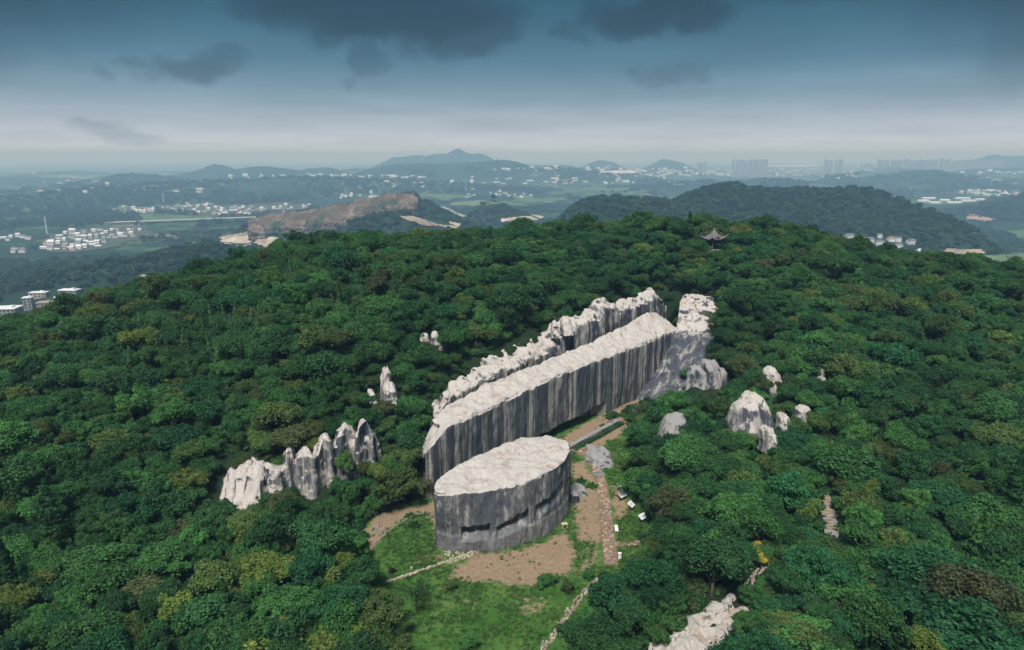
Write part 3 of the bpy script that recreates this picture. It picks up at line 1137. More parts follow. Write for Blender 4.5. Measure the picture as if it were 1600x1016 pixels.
crag('hidden_rock', 'pale rock edge showing above a round tree on the right slope', [
    item(1203, 700, 672, 7.0, 8, 1.8, .5, (.1, .3), .4), item(1222, 680, 650, 7.6, 9, 1.8, .2, (.1, .2), .4), item(1254, 662, 636, 8, 15, 1.6, .2, (.1, .2), .2)])
crag('small_grey_rock', 'small grey pointed rock on the right slope', [
    item(1283, 608, 590, 11.0, 8, 1.4, .2, (.0, .1), .6), item(1280, 592, 572, 12, 6, 1.2, .2, (0, .1), .6)], M_ROCK_GREY)
crag('slab_rock', 'tilted grey rock slabs at the foot of the far cliff', [
    item(1092, 612, 578, 4.5, 14, 2.6, .6, (.15, .3), .5), item(1113, 606, 570, 5.5, 16, 2.8, .5, (.15, .4), .5), item(1130, 604, 580, 6, 10, 2.0, .5, (.1, .3), .5)], M_ROCK_GREY)
crag('ridge_rock', 'small pale rock at the top edge of the rock wall', [
    item(885, 515, 497, 17.6, 8, 1.3, .2, (.0, .3), .5), item(868, 520, 503, 17, 7, 1.2, .2, (0, .3), .5)])
crag('stone_heap', 'low grey stone heap beside the curve of the path', [
    item(938, 727, 711, -.2, 15, 3.0, .5, (.0, .5), .3), item(929, 714, 702, -.2, 12, 2.8, .2, (.0, .5), .3), item(946, 720, 706, .2, 10, 2.6, .2, (.0, .5), .3)], M_ROCK_GREY, 'rocks')
crag('wall_foot_rock', 'brownish low rock shelf against the right end of the big block', [
    item(895, 783, 764, -.2, 10, 2.4, .2, (.0, .2), .4), item(907, 772, 760, -.2, 11, 2.0, .4, (.0, .2), .4)], M_ROCK_GREY, 'rocks')

# bare rock slope at the lower edge of the photograph
lo_lines = [
    [(13.8, 60.5, -1.5), (18, 60.5, -1.5), (21.5, 62, -1.0), (25, 64.5, -.5), (28, 67.5, 0)],
    [(14.6, 63.0, 1.2), (18.2, 63.6, 1.8), (21.6, 65, 2.1), (25, 67.5, 2.3), (27.8, 70, 2.2)],
    [(15.6, 65.2, 1.2), (18.9, 66.2, 1.9), (22.0, 67.6, 2.3), (25.0, 69.8, 2.5), (27.2, 71.4, 2.4)],
    [(17.0, 66.2, 1.1), (20.2, 68.2, 1.9), (23.0, 70.2, 2.5), (25.6, 72.0, 2.8), (27.2, 73.0, 2.7)],
    [(17.3, 67.4, -.5), (20.2, 69.8, .3), (23.0, 71.8, .8), (25.6, 73.6, 1.2), (27.4, 74.4, 1.2)],
]
o = sheet_rock('bare_rock_slope', lo_lines, 130, 110, rock_mat('limestone_slope', top=(.50, .46, .41), side_shift=.05), 0.40, 77, blocky=1.0)
tag(o, 'bare whitish rock slope at the lower edge among the trees', 'rock outcrop')


# ------------------------------------------------------------------ quarry floor: grass and bare earth
def px_poly(pts, z=0.0):
    return np.array([atz(a, b, z)[:2] for a, b in pts])


dirt_polys = [px_poly(p) for p in (
    [(698, 905), (722, 880), (742, 866), (800, 860), (850, 845), (880, 828), (897, 845), (903, 870), (893, 898), (865, 903), (835, 918), (795, 918), (750, 910)],
    [(890, 770), (905, 765), (925, 760), (936, 768), (943, 815), (938, 850), (918, 850), (902, 850), (896, 800)],
    [(892, 722), (912, 722), (928, 742), (932, 758), (912, 748), (890, 748)],
    [(562, 868), (566, 838), (582, 806), (610, 799), (650, 790), (683, 778), (690, 800), (655, 803), (625, 817), (600, 834), (584, 858)],
    [(868, 690), (900, 668), (962, 628), (1050, 600), (1060, 640), (1010, 660), (952, 690), (938, 704), (926, 722), (905, 712), (892, 706)],
    [(668, 800), (692, 800), (692, 828), (680, 842), (676, 830)],
    [(955, 755), (975, 765), (985, 800), (972, 812), (958, 808)],
    [(560, 900), (575, 880), (588, 900), (575, 925)])]
soft_polys = [px_poly(p) for p in ([(900, 850), (940, 850), (945, 880), (915, 900), (880, 910)], [(640, 870), (690, 862), (700, 875), (650, 888)], [(800, 930), (870, 925), (850, 965), (800, 970)],
                                    [(725, 935), (760, 940), (750, 960), (725, 955)])]


def lawn_mat():
    k = NM('lawn')
    at = k.new('ShaderNodeAttribute')
    at.attribute_name = 'dirt'
    P = k.pos()
    n = k.noise(P, 1.1, 8, 0.75)
    nl = k.noise(P, 0.16, 4, 0.6)
    n2 = k.noise(P, 0.38, 5, 0.7)
    f = k.math('ADD', at.outputs['Fac'], k.math('ADD', k.math('MULTIPLY', k.math('SUBTRACT', n, 0.5), 1.0), k.math('MULTIPLY', k.math('SUBTRACT', n2, 0.5), 1.3)))
    fac = k.mrange(f, 0.36, 0.66)
    grass = k.ramp(k.math('ADD', k.math('MULTIPLY', nl, .7), k.math('MULTIPLY', k.noise(P, 0.7, 6, .7), .3)),
                   [(0, (.020, .062, .014)), (.38, (.036, .108, .018)), (.48, (.060, .150, .026)), (.56, (.095, .180, .040)), (.66, (.15, .185, .065)), (1, (.19, .18, .09))])
    fine = k.noise(P, 9, 4, 0.8)
    grass = k.mix(k.mrange(fine, 0.35, 0.7, 0, 0.5), grass, k.mix(1, grass, (.4, .5, .4), 'MULTIPLY'))
    dirt = k.ramp(k.noise(P, 1.8, 8, 0.8), [(0, (.13, .080, .052)), (.42, (.25, .170, .108)), (.6, (.34, .250, .165)), (1, (.46, .37, .27))])
    k.bump(k.math('ADD', fine, k.math('MULTIPLY', n, 1.0)), 0.5, 0.08)
    return k.color(k.mix(fac, grass, dirt))


def floor_z(x, y):
    return 0.12 * fbm(np.asarray(x, float) / 6, np.asarray(y, float) / 6, octaves=3, seed=61) + 0.02


def build_lawn():
    xs = np.arange(-31, 48, 0.35)
    ys = np.arange(46, 186, 0.35)
    X, Y = np.meshgrid(xs, ys)
    Z = floor_z(X, Y)
    d = dist_poly(X.ravel(), Y.ravel(), pit_poly).reshape(X.shape)
    ins = in_poly(X, Y, pit_poly)
    sd = np.where(ins, -d, d)
    Z = Z - 0.9 * sstep(1.0, 5.0, sd)
    dirt = np.zeros_like(X)
    for poly in dirt_polys:
        dd = dist_poly(X, Y, poly)
        s = np.where(in_poly(X, Y, poly), dd, -dd)
        dirt = np.maximum(dirt, sstep(-2.2, 1.8, s) * 0.80)
    for poly in soft_polys:
        dd = dist_poly(X, Y, poly)
        s = np.where(in_poly(X, Y, poly), dd, -dd)
        dirt = np.maximum(dirt, sstep(-1.5, 1.5, s) * 0.5)
    behind = (X * -.0 + (X - 0) * NRM[0] + (Y - 117.8) * NRM[1]) > 0
    dirt[behind & (Y > 100)] = 0.3
    f = grid_faces(len(xs), len(ys))
    keep = (sd.ravel()[f] < 4.5).all(axis=1)
    f = f[keep]
    me = mesh_from('lawn', np.stack([X, Y, Z], -1).reshape(-1, 3), f.copy(), lawn_mat())
    a = me.attributes.new('dirt', 'FLOAT', 'POINT')
    a.data.foreach_set('value', dirt.ravel().astype(np.float32))
    tag(link('lawn', me), kind='structure')


build_lawn()


def cobble(n_seed, sx, sy, sz):
    """irregular stone of about 30 triangles"""
    r = np.random.default_rng(n_seed)
    mb = MB()
    vs = []
    for z, k in ((-0.5, .85), (0.15, 1.0), (0.5, .7)):
        for i in range(6):
            a = 2 * pi * i / 6 + r.uniform(-.2, .2)
            q = k * r.uniform(.8, 1.1)
            vs.append((cos(a) * q * sx / 2, sin(a) * q * sy / 2, z * sz + r.uniform(-.06, .06) * sz))
    fs = []
    for l in range(2):
        for i in range(6):
            j = (i + 1) % 6
            fs.append((l * 6 + i, l * 6 + j, l * 6 + 6 + j, l * 6 + 6 + i))
    fs.append(tuple(range(12, 18)))
    mb.add(vs, fs)
    return mb


M_STONES = [flat_mat('edging_stone_%s' % s, c, .9, .25, 5) for s, c in (('cream', (.42, .38, .28)), ('tan', (.30, .235, .165)), ('grey', (.27, .26, .245)))]
STONE_ME = []
for i in range(9):
    STONE_ME.append(cobble(i, .52 + .1 * (i % 3), .38, .26).mesh('stone', M_STONES[i % 3]))


def stone_line(name, label, pts, width, n, parent_kind=None, zf=None, mats=(0, 1, 2), size=1.0):
    p0 = np.array(pts, float)
    c, u = crom(p0, n)
    z0 = zf(np.array([p0[0, 0]]), np.array([p0[0, 1]]))[0]
    root = empty(name, (p0[0, 0], p0[0, 1], float(z0)))
    tag(root, label, 'stone edging')
    for i in range(n):
        t = c[min(i + 1, n - 1)] - c[max(i - 1, 0)]
        t = t / (np.hypot(*t) + 1e-9)
        w = width[0] + (width[1] - width[0]) * u[i]
        off = random.uniform(-.5, .5) * w
        x, y = c[i, 0] - t[1] * off, c[i, 1] + t[0] * off
        z = float(zf(np.array([x]), np.array([y]))[0])
        me = STONE_ME[random.choice([m + 3 * k for m in mats for k in range(3)])]
        o = link('stone', me, root, (x - root.location.x, y - root.location.y, z - root.location.z + .08))
        s = size * random.uniform(.7, 1.3)
        o.scale = (s, s * random.uniform(.7, 1.1), s * random.uniform(.7, 1.2))
        o.rotation_euler = (random.uniform(-.2, .2), random.uniform(-.2, .2), atan2(t[1], t[0]) + random.uniform(-.5, .5))
    return root


stone_line('stone_edging', 'thin row of cream stones curving across the lawn left of the bare earth',
           px_poly([(604, 911), (622, 906), (640, 899), (658, 894), (672, 888), (690, 882), (705, 878)]), (.35, .7), 85, zf=floor_z, mats=(0, 0, 1), size=.9)
stone_line('stone_edging', 'wide cream stone kerb with a hooked end at the foot of the big block',
           px_poly([(700, 880), (716, 874), (732, 869), (743, 862), (745, 856), (737, 853), (724, 854), (716, 859), (722, 865), (730, 866)]), (1.0, 1.0), 130, zf=floor_z, mats=(0, 0, 1), size=.85)
stone_line('stone_edging', 'brown stone edge of the dirt footpath left of the big block',
           px_poly([(574, 866), (586, 850), (604, 832), (628, 816), (655, 804), (676, 800)]), (.5, .5), 70, zf=floor_z, mats=(1, 2, 1), size=.8)
stone_line('stone_edging', 'tan stone edge along the curved trail at the lower right of the lawn',
           px_poly([(845, 1014), (868, 995), (882, 968), (897, 948), (916, 925), (936, 905)]), (1.2, .6), 110, zf=lambda x, y: np.maximum(floor_z(x, y), height(x, y)), mats=(1, 1, 2, 0), size=.95)
stone_line('stone_edging', 'short straight flight of brown stones climbing from the left footpath',
           px_poly([(589, 836), (592, 822), (596, 808), (599, 797)]), (.9, .9), 45, zf=floor_z, mats=(1, 2), size=.8)
r_ = empty('stone_cluster', atz(705, 866, 0))
tag(r_, 'loose scatter of pale stones and white flowers left of the hooked kerb', 'stones')
for i in range(26):
    o = link('stone', STONE_ME[random.choice([0, 3, 6])], r_, (random.gauss(0, .8), random.gauss(0, .6), random.uniform(.05, .2)))
    s = random.uniform(.5, .95)
    o.scale = (s, s, s)
    o.rotation_euler = (0, 0, random.uniform(0, 6))


# paved path of small stones
def paved(name, label, pts, width, zlift=.05, seed=3):
    c, u = crom(px_poly(pts), 200)
    L = np.concatenate([[0], np.cumsum(np.hypot(*np.diff(c, axis=0).T))])
    mb, bed = MB(), []
    r = random.Random(seed)
    n = int(L[-1] / .42)
    cols = max(2, int(width / .42))
    for i in range(n):
        s = (i + .5) / n * L[-1]
        x, y = np.interp(s, L, c[:, 0]), np.interp(s, L, c[:, 1])
        x2, y2 = np.interp(s + .3, L, c[:, 0]), np.interp(s + .3, L, c[:, 1])
        x1, y1 = np.interp(s - .3, L, c[:, 0]), np.interp(s - .3, L, c[:, 1])
        a = atan2(y2 - y1, x2 - x1)
        for j in range(cols):
            off = (j + .5) / cols * width - width / 2 + (.1 if i % 2 else -.1)
            off += r.uniform(-.05, .05)
            xx, yy = x - sin(a) * off, y + cos(a) * off
            z = float(floor_z(xx, yy)) + zlift + r.uniform(-.02, .03)
            edge = j in (0, cols - 1)
            mb.box(xx, yy, z, .36 * r.uniform(.8, 1.05), width / cols * .9 * r.uniform(.85, 1.0), .16 + (.05 if edge else 0), a + r.uniform(-.12, .12), r.choice((0, 0, 1, 2)), jit=.015)
    left, right = [], []
    for i in range(0, 200, 4):
        j = min(i + 1, 199)
        t = c[j] - c[j - 1]
        t = t / (np.hypot(*t) + 1e-9)
        for lst, s in ((left, 1), (right, -1)):
            x, y = c[i, 0] - t[1] * s * (width / 2 + .12), c[i, 1] + t[0] * s * (width / 2 + .12)
            lst.append((x, y, float(floor_z(x, y)) + zlift - .01))
    m = len(left)
    me = bpy.data.meshes.new(name)
    me.from_pydata(left + right, [], [(i, i + 1, m + i + 1, m + i) for i in range(m - 1)])
    me.materials.append(M_EARTH)
    o = link(name, me)
    tag(o, label, None, None, 'structure')
    st = mb.build('paving_stones', [M_PAVE, flat_mat(name + '_pale', (.45, .33, .235), .9, .3, 2), flat_mat(name + '_grey', (.27, .21, .17), .9, .3, 2)], o)
    st['kind'] = 'stuff'
    return o


paved('stone_path', 'long straight brown stone path right of the big block', [(955, 884), (952, 855), (949, 830), (946, 800), (943, 775), (940, 757), (935, 743)], 1.75)
paved('stone_path', 'bend of the stone path leading up to the long slab', [(933, 737), (927, 727), (919, 716), (911, 707), (902, 701)], 1.5, seed=4)
paved('side_path', 'short side path leading right from the stone path', [(960, 851), (975, 851), (990, 849), (1006, 846)], .9, seed=5)
st_ = empty('stone_steps', atz(936, 742, 0))
tag(st_, 'three dark stone steps where the stone path turns', 'steps')
for i in range(3):
    mb = MB()
    mb.box(0, 0, .1, 2.1, .35, .2, .25, jit=.02)
    mb.build('step', M_ROCK_GREY, st_, loc=(.0 - i * .12, (i - 1) * .62, .04 + i * .06))

# kerb wall and hedge along the foot of the long slab
ka, kb = atz(886, 704, 0), atz(966, 660, 0)
ang = atan2(kb[1] - ka[1], kb[0] - ka[0])
ln = math.hypot(kb[0] - ka[0], kb[1] - ka[1])
kr = empty('stone_kerb', ka, ang)
tag(kr, 'low straight stone kerb running under the right part of the long slab', 'kerb')
nst = 13
for i in range(nst):
    mb = MB()
    mb.box(0, 0, .35, ln / nst - .06, 1.0, .75, 0, jit=.04)
    mb.build('block_stone', M_ROCK_GREY, kr, loc=((i + .5) * ln / nst, random.uniform(-.05, .05), 0))


# ------------------------------------------------------------------ foliage generators
def leaf_cloud(centers, radii, n_per, size, rng, squash=0.8, up_bias=0.35, flat=0.5, shell=0.75):
    """quads scattered over the skins of many small clumps"""
    C = np.repeat(np.asarray(centers, float), n_per, axis=0)
    R = np.repeat(np.asarray(radii, float), n_per)
    n = len(C)
    d = rng.normal(size=(n, 3))
    d[:, 2] += up_bias
    d /= np.linalg.norm(d, axis=1, keepdims=True)
    rad = R * (shell + (1 - shell) * rng.random(n)) * (1 + .12 * rng.normal(size=n))
    p = C + d * rad[:, None] * np.array([1, 1, squash])
    nr = d * flat + rng.normal(size=(n, 3)) * .42 + np.array([0, 0, .30])
    nr /= np.linalg.norm(nr, axis=1, keepdims=True)
    a = np.cross(nr, rng.normal(size=(n, 3)))
    a /= np.linalg.norm(a, axis=1, keepdims=True)
    b = np.cross(nr, a)
    s = size * (0.6 + 0.8 * rng.random(n))[:, None]
    v = np.stack([p - a * s * .5, p + b * s * .32 - nr * s * .08, p + a * s * .5, p - b * s * .32 - nr * s * .08], axis=1).reshape(-1, 3)
    f = np.arange(4 * n).reshape(n, 4)
    return v, f


def crown_mesh(name, seed, R=3.0, H=4.0, lobes=18, lobe_r=(.8, 1.35), n_per=205, size=.36, shape='dome', mat=None, z0=2.2):
    rng = np.random.default_rng(seed)
    cs, rs = [], []
    for i in range(lobes):
        a = rng.random() * 2 * pi
        if shape == 'dome':
            q = sqrt(rng.random()) * .78
            z = z0 + H * (.15 + .62 * sqrt(max(0, 1 - q * q * 1.25)) * (0.75 + .3 * rng.random()))
        elif shape == 'flat':
            q = sqrt(rng.random()) * .85
            z = z0 + H * (.45 + .15 * rng.random() - .12 * q)
        elif shape == 'open':
            q = rng.random() ** .6 * .85
            z = z0 + H * (.1 + .75 * rng.random() * (1 - .4 * q))
        elif shape == 'column':
            q = rng.random() * .35
            z = z0 + H * rng.random()
        r = rng.uniform(*lobe_r)
        cs.append((R * q * cos(a), R * q * sin(a), z))
        rs.append(r)
    cs.append((0, 0, z0 + H * .45))
    rs.append(R * .55)
    # every clump breaks into sub-clumps
    c2, r2 = [], []
    for c, r in zip(cs, rs):
        for _ in range(5):
            d = rng.normal(size=3)
            d[2] = abs(d[2]) * .8
            d /= np.linalg.norm(d)
            c2.append(np.array(c) + d * r * .62 * np.array([1, 1, .8]))
            r2.append(r * rng.uniform(.35, .55))
    v1, f1 = leaf_cloud(cs, rs, int(n_per * .45), size, rng)
    v2, f2 = leaf_cloud(c2, r2, int(n_per * .2), size * .85, rng)
    v = np.concatenate([v1, v2])
    f = np.concatenate([f1, f2 + len(v1)])
    return mesh_from(name, v, f.copy(), mat or M_FOREST, smooth=False)


def conifer_mesh(name, seed, R=1.7, H=8.5, n=3400, size=.34, mat=None):
    rng = np.random.default_rng(seed)
    t = rng.random(n) ** .75
    tier = (np.floor(t * 15) + .15 + .6 * rng.random(n)) / 15
    t2 = .35 * t + .65 * tier
    rr = R * (1 - t2) ** .85 * (.55 + .45 * rng.random(n) ** .5) * (1 + .25 * np.sin(t2 * 40 + rng.random() * 6))
    a = rng.random(n) * 2 * pi
    rr = rr * (1 + .22 * np.sin(a * 3 + t2 * 9))
    p = np.column_stack([rr * np.cos(a), rr * np.sin(a), .6 + H * t2 - .25 * rr])
    d = np.column_stack([np.cos(a), np.sin(a), np.full(n, .45)])
    nr = d * .5 + rng.normal(size=(n, 3)) * .5
    nr /= np.linalg.norm(nr, axis=1, keepdims=True)
    u = np.cross(nr, rng.normal(size=(n, 3)))
    u /= np.linalg.norm(u, axis=1, keepdims=True)
    b = np.cross(nr, u)
    s = size * (.6 + .8 * rng.random(n))[:, None]
    v = np.stack([p - u * s * .5, p + b * s * .28, p + u * s * .5, p - b * s * .28], axis=1).reshape(-1, 3)
    return mesh_from(name, v, np.arange(4 * n).reshape(n, 4).copy(), mat or M_FOREST, smooth=False)


def trunk_mesh(name, seed, H=3.6, r=.16, spread=1.6):
    rr = random.Random(seed)
    mb = MB()
    bend = (rr.uniform(-.3, .3), rr.uniform(-.3, .3))
    p0, p1, p2 = (0, 0, -.8), (bend[0] * .4, bend[1] * .4, H * .45), (bend[0], bend[1], H * .8)
    mb.tube(p0, p1, r, r * .75, 7)
    mb.tube(p1, p2, r * .75, r * .5, 7)
    for i in range(5):
        a = 2 * pi * i / 5 + rr.uniform(-.4, .4)
        s = rr.uniform(.6, 1) * spread
        b = p1 if i % 2 else p2
        mb.tube(b, (b[0] + cos(a) * s, b[1] + sin(a) * s, b[2] + rr.uniform(.8, 1.6)), r * .42, r * .15, 5)
    return mb.mesh(name, M_BARK, True)


CROWN_SPECS = [dict(R=3.0, H=3.6, lobes=18, shape='dome', size=.29), dict(R=3.4, H=3.0, lobes=22, shape='dome', size=.26, lobe_r=(.7, 1.2)), dict(R=3.2, H=3.0, lobes=20, shape='flat', size=.31, lobe_r=(.7, 1.15)),
               dict(R=2.8, H=4.4, lobes=20, shape='open', size=.29, lobe_r=(.6, 1.1)), dict(R=3.1, H=3.9, lobes=26, shape='dome', size=.24, lobe_r=(.6, 1.0), n_per=210),
               dict(R=2.6, H=3.6, lobes=13, shape='open', size=.34, lobe_r=(.8, 1.3), n_per=280), dict(R=3.5, H=3.3, lobes=30, shape='open', size=.26, lobe_r=(.55, .95)), dict(R=2.9, H=3.2, lobes=15, shape='dome', size=.33, lobe_r=(.9, 1.5), n_per=260)]
CROWNS = [crown_mesh('crown', 300 + i, **s) for i, s in enumerate(CROWN_SPECS)]
TRUNKS = [trunk_mesh('trunk', 400 + i) for i in range(4)]
FAR_CROWNS = [crown_mesh('far_crown', 500 + i, R=3, H=3.4, lobes=9, lobe_r=(1.0, 1.6), n_per=26, size=1.15, mat=M_FAR, z0=1.0) for i in range(4)]
UNDER_ME = [crown_mesh('shrub', 520 + i, R=1.7, H=1.3, lobes=9, lobe_r=(.45, .8), n_per=110, size=.26, z0=.0, shape='dome', mat=M_UNDER) for i in range(4)]

SRC = bpy.data.collections.new('sources')


def src_collection(name, meshes):
    c = bpy.data.collections.new(name)
    for i, m in enumerate(meshes):
        c.objects.link(bpy.data.objects.new('%s_%02d' % (name, i), m))
    return c


def scatter(name, pts, rot, scl, idx, coll, label=None, cat=None, tilt=None):
    """one object of many plants, geometry nodes instancing"""
    n = len(pts)
    me = bpy.data.meshes.new(name)
    me.vertices.add(n)
    me.vertices.foreach_set('co', np.asarray(pts, np.float32).ravel())
    for an, ty, val in (('rz', 'FLOAT', rot), ('sc', 'FLOAT_VECTOR', scl), ('ix', 'INT', idx)):
        a = me.attributes.new(an, ty, 'POINT')
        a.data.foreach_set('vector' if ty == 'FLOAT_VECTOR' else 'value', np.asarray(val, np.int32 if ty == 'INT' else np.float32).ravel())
    o = link(name, me)
    ng = bpy.data.node_groups.new(name + '_nodes', 'GeometryNodeTree')
    ng.interface.new_socket('Geometry', in_out='INPUT', socket_type='NodeSocketGeometry')
    ng.interface.new_socket('Geometry', in_out='OUTPUT', socket_type='NodeSocketGeometry')
    N = ng.nodes
    gi, go = N.new('NodeGroupInput'), N.new('NodeGroupOutput')
    ci = N.new('GeometryNodeCollectionInfo')
    ci.inputs['Collection'].default_value = coll
    ci.inputs['Separate Children'].default_value = True
    ci.inputs['Reset Children'].default_value = True
    ip = N.new('GeometryNodeInstanceOnPoints')
    ip.inputs['Pick Instance'].default_value = True

    def attr(nm, ty):
        a = N.new('GeometryNodeInputNamedAttribute')
        a.data_type = ty
        a.inputs['Name'].default_value = nm
        return a.outputs['Attribute']
    cx = N.new('ShaderNodeCombineXYZ')
    L = ng.links
    L.new(attr('rz', 'FLOAT'), cx.inputs[2])
    L.new(gi.outputs[0], ip.inputs['Points'])
    L.new(ci.outputs[0], ip.inputs['Instance'])
    L.new(attr('ix', 'INT'), ip.inputs['Instance Index'])
    L.new(cx.outputs[0], ip.inputs['Rotation'])
    L.new(attr('sc', 'FLOAT_VECTOR'), ip.inputs['Scale'])
    L.new(ip.outputs[0], go.inputs[0])
    md = o.modifiers.new('scatter', 'NODES')
    md.node_group = ng
    tag(o, label, cat, None, 'stuff')
    return o


# ------------------------------------------------------------------ where trees may stand
rock_polys = [np.array([(s[0], s[1]) for s in st_l] + [(s[3], s[4]) for s in st_l[::-1]]) for st_l in (block_st, slab_st, wall_st)]
rock_polys.append(np.array([(28, 148), (41, 144), (45, 152), (46.5, 158), (49.5, 164), (53.5, 171), (53, 175), (46, 178), (43, 172), (38, 160)]))
rock_polys.append(np.array([(13.5, 60), (27.5, 66), (27.3, 72.5), (23, 70.5), (17.5, 66.5)]))
# photo regions that must stay open, with the distance up to which trees in front are left out
open_px = [
    ([(572, 866), (600, 800), (676, 780), (664, 690), (682, 645), (1035, 458), (1105, 468), (1098, 525), (1062, 580), (1070, 598), (960, 640), (935, 655), (928, 700), (950, 735), (964, 775),
      (1004, 806), (1008, 828), (1000, 842), (964, 868), (935, 915), (880, 975), (850, 1020), (640, 1020), (605, 915), (572, 890)], 'slab'),
    ([(338, 776), (350, 742), (392, 710), (430, 722), (455, 696), (512, 676), (555, 657), (588, 680), (568, 722), (500, 748), (430, 770), (380, 784)], 97),
    ([(590, 582), (616, 582), (620, 608), (585, 612)], 112), ([(664, 522), (695, 520), (694, 547), (664, 547)], 133.5),
    ([(1036, 652), (1078, 652), (1078, 670), (1036, 670)], 118), ([(1145, 628), (1200, 628), (1200, 652), (1150, 650)], 116), ([(1186, 580), (1218, 580), (1212, 606), (1190, 606)], 126),
    ([(1196, 650), (1270, 634), (1262, 641), (1215, 652), (1206, 670), (1196, 670)], 118), ([(1276, 574), (1292, 574), (1292, 606), (1276, 606)], 128),
    ([(1085, 572), (1135, 572), (1132, 604), (1075, 604)], 142), ([(1090, 345), (1138, 345), (1132, 386), (1098, 386)], 199),
    ([(1022, 1020), (1060, 968), (1110, 935), (1165, 922), (1164, 975), (1128, 1020)], 64),
    ([(1284, 770), (1300, 768), (1310, 838), (1296, 838)], 95), ([(1268, 756), (1282, 756), (1284, 775), (1270, 775)], 95),
    ([(868, 505), (895, 495), (895, 512), (868, 515)], 152), ([(1172, 900), (1206, 868), (1218, 866), (1190, 905)], 80),
]
open_px = [(np.array(p, float), lim) for p, lim in open_px]


def tree_ok(x, y, z, rad, h, margin=0.6):
    ok = np.ones(len(x), bool)
    inpit = in_poly(x, y, pit_poly) & ~((y > 133) & (((x - 10.9) * NRM[0] + (y - 130) * NRM[1]) < -2.5))
    ok &= ~(inpit & (dist_poly(x, y, pit_poly) > 0.3 * rad))
    for rp in rock_polys:
        ok &= ~in_poly(x, y, rp) & (dist_poly(x, y, rp) > rad * .45)
    for ox, oy, orr in OBST:
        ok &= np.hypot(x - ox, y - oy) > orr + rad * .3
    # sight lines that the photograph shows open
    front = ((x * NRM[0] + (y - 117.8) * NRM[1]) < 0) | (x > 46)
    for dx, dz in ((0, .55), (-.75, .5), (.75, .5), (0, .95), (0, .25)):
        a, b, _d = project(x + dx * rad, y, z + h * dz)
        for poly, lim in open_px:
            hit = in_poly(a, b, poly)
            ok &= ~(hit & (front if lim == 'slab' else (y < lim)))
    return ok


def poisson(xmin, xmax, ymin, ymax, step, rng, jitter=.42):
    xs = np.arange(xmin, xmax, step)
    ys = np.arange(ymin, ymax, step * .87)
    X, Y = np.meshgrid(xs, ys)
    X = X + (np.arange(len(ys)) % 2)[:, None] * step / 2
    X = X + rng.uniform(-jitter, jitter, X.shape) * step
    Y = Y + rng.uniform(-jitter, jitter, Y.shape) * step
    return X.ravel(), Y.ravel()


def in_view(x, y, z, m=70, top=-50):
    a, b, d = project(x, y, z)
    return (y > 5) & (a > -m) & (a < 1600 + m) & (b > top) & (b < 1016 + m * 1.6)


trng = np.random.default_rng(21)
TX, TY = poisson(-260, 260, 28, 330, 2.95, trng)
TS = np.clip(trng.lognormal(-.32, .32, len(TX)), .38, 1.5)
big = vnoise(TX / 22, TY / 22, seed=71)
TS *= 1 + .16 * big
# keep inside a wedge a little wider than the view
wedge = (np.abs(TX) < 0.95 * TY + 28)
TX, TY, TS = TX[wedge], TY[wedge], TS[wedge]
TZ = height(TX, TY)
ok = tree_ok(TX, TY, TZ, TS * 3.0, TS * 6.2)
TX, TY, TS, TZ = TX[ok], TY[ok], TS[ok], TZ[ok]
TROT = trng.uniform(0, 2 * pi, len(TX))
TIX = trng.integers(0, len(CROWNS), len(TX))
THS = TS ** .7 * trng.uniform(.78, 1.22, len(TX))

vis = in_view(TX, TY, TZ + 4 * TS, 40, 300)
score = np.where(vis, TS / np.hypot(TX, TY - 0), -1)
order = np.argsort(-score)
NIND = 290
ind = order[:NIND]
rest = order[NIND:]
crowns_coll = src_collection('forest_crowns', CROWNS)
TSX = trng.uniform(.78, 1.3, len(TX))
scatter('forest', np.column_stack([TX, TY, TZ - .3])[rest], TROT[rest], np.column_stack([TS * TSX, TS / TSX, THS])[rest], TIX[rest], crowns_coll, 'dense broadleaf forest covering the hill')


def zone(x, y, z):
    a, b, _ = project(np.array([x]), np.array([y]), np.array([z + 4]))
    a, b = a[0], b[0]
    s = next(n for lim, n in ((150, 'far left'), (330, 'left'), (470, 'below the white crags'), (640, 'just left of the lawn'), (900, 'below the lawn'), (1010, 'right of the stone path'),
                              (1180, 'near the bare rock slope'), (1320, 'by the stone trail'), (1470, 'right'), (9999, 'far right')) if a < lim)
    t = 'in the lowest row' if b > 950 else 'low in the forest' if b > 860 else 'halfway up the forest' if b > 760 else 'higher in the forest'
    return s, t


TNAMES = ['dark green', 'mid green', 'teal green', 'bright green', 'olive green', 'yellow green', 'brownish green']
TPROB = np.array([.27, .30, .14, .11, .11, .025, .045])
FORMS = ['rounded', 'spreading', 'flat-topped', 'open', 'dense', 'large-leaved', 'airy', 'bushy']


TREE_LABELS = {}


def make_tree(x, y, z, s, hs, rot, ix, tint, label, cat='tree', name='broadleaf_tree', group='broadleaf trees around the quarry', q=1.0):
    root = empty(name, (float(x), float(y), float(z)), float(rot))
    tag(root, label, cat, group)
    t = link('trunk', TRUNKS[ix % len(TRUNKS)], root)
    c = link('crown', CROWNS[ix], root)
    TREE_LABELS.setdefault(label, []).append(root)
    for o in (t, c):
        o.scale = (float(s * q), float(s / q), float(hs))
    c.material_slots[0].link = 'OBJECT'
    c.material_slots[0].material = LEAF[tint]
    return root


for i in ind:
    tint = TNAMES[trng.choice(7, p=TPROB)]
    a, b = zone(TX[i], TY[i], TZ[i])
    size = 'big' if TS[i] > 1.05 else 'small' if TS[i] < .72 else 'medium'
    make_tree(TX[i], TY[i], TZ[i] - .3, TS[i], THS[i], TROT[i], int(TIX[i]), tint, '%s %s %s tree, %s, %s' % (size, FORMS[TIX[i]], tint, a, b), q=float(TSX[i]))

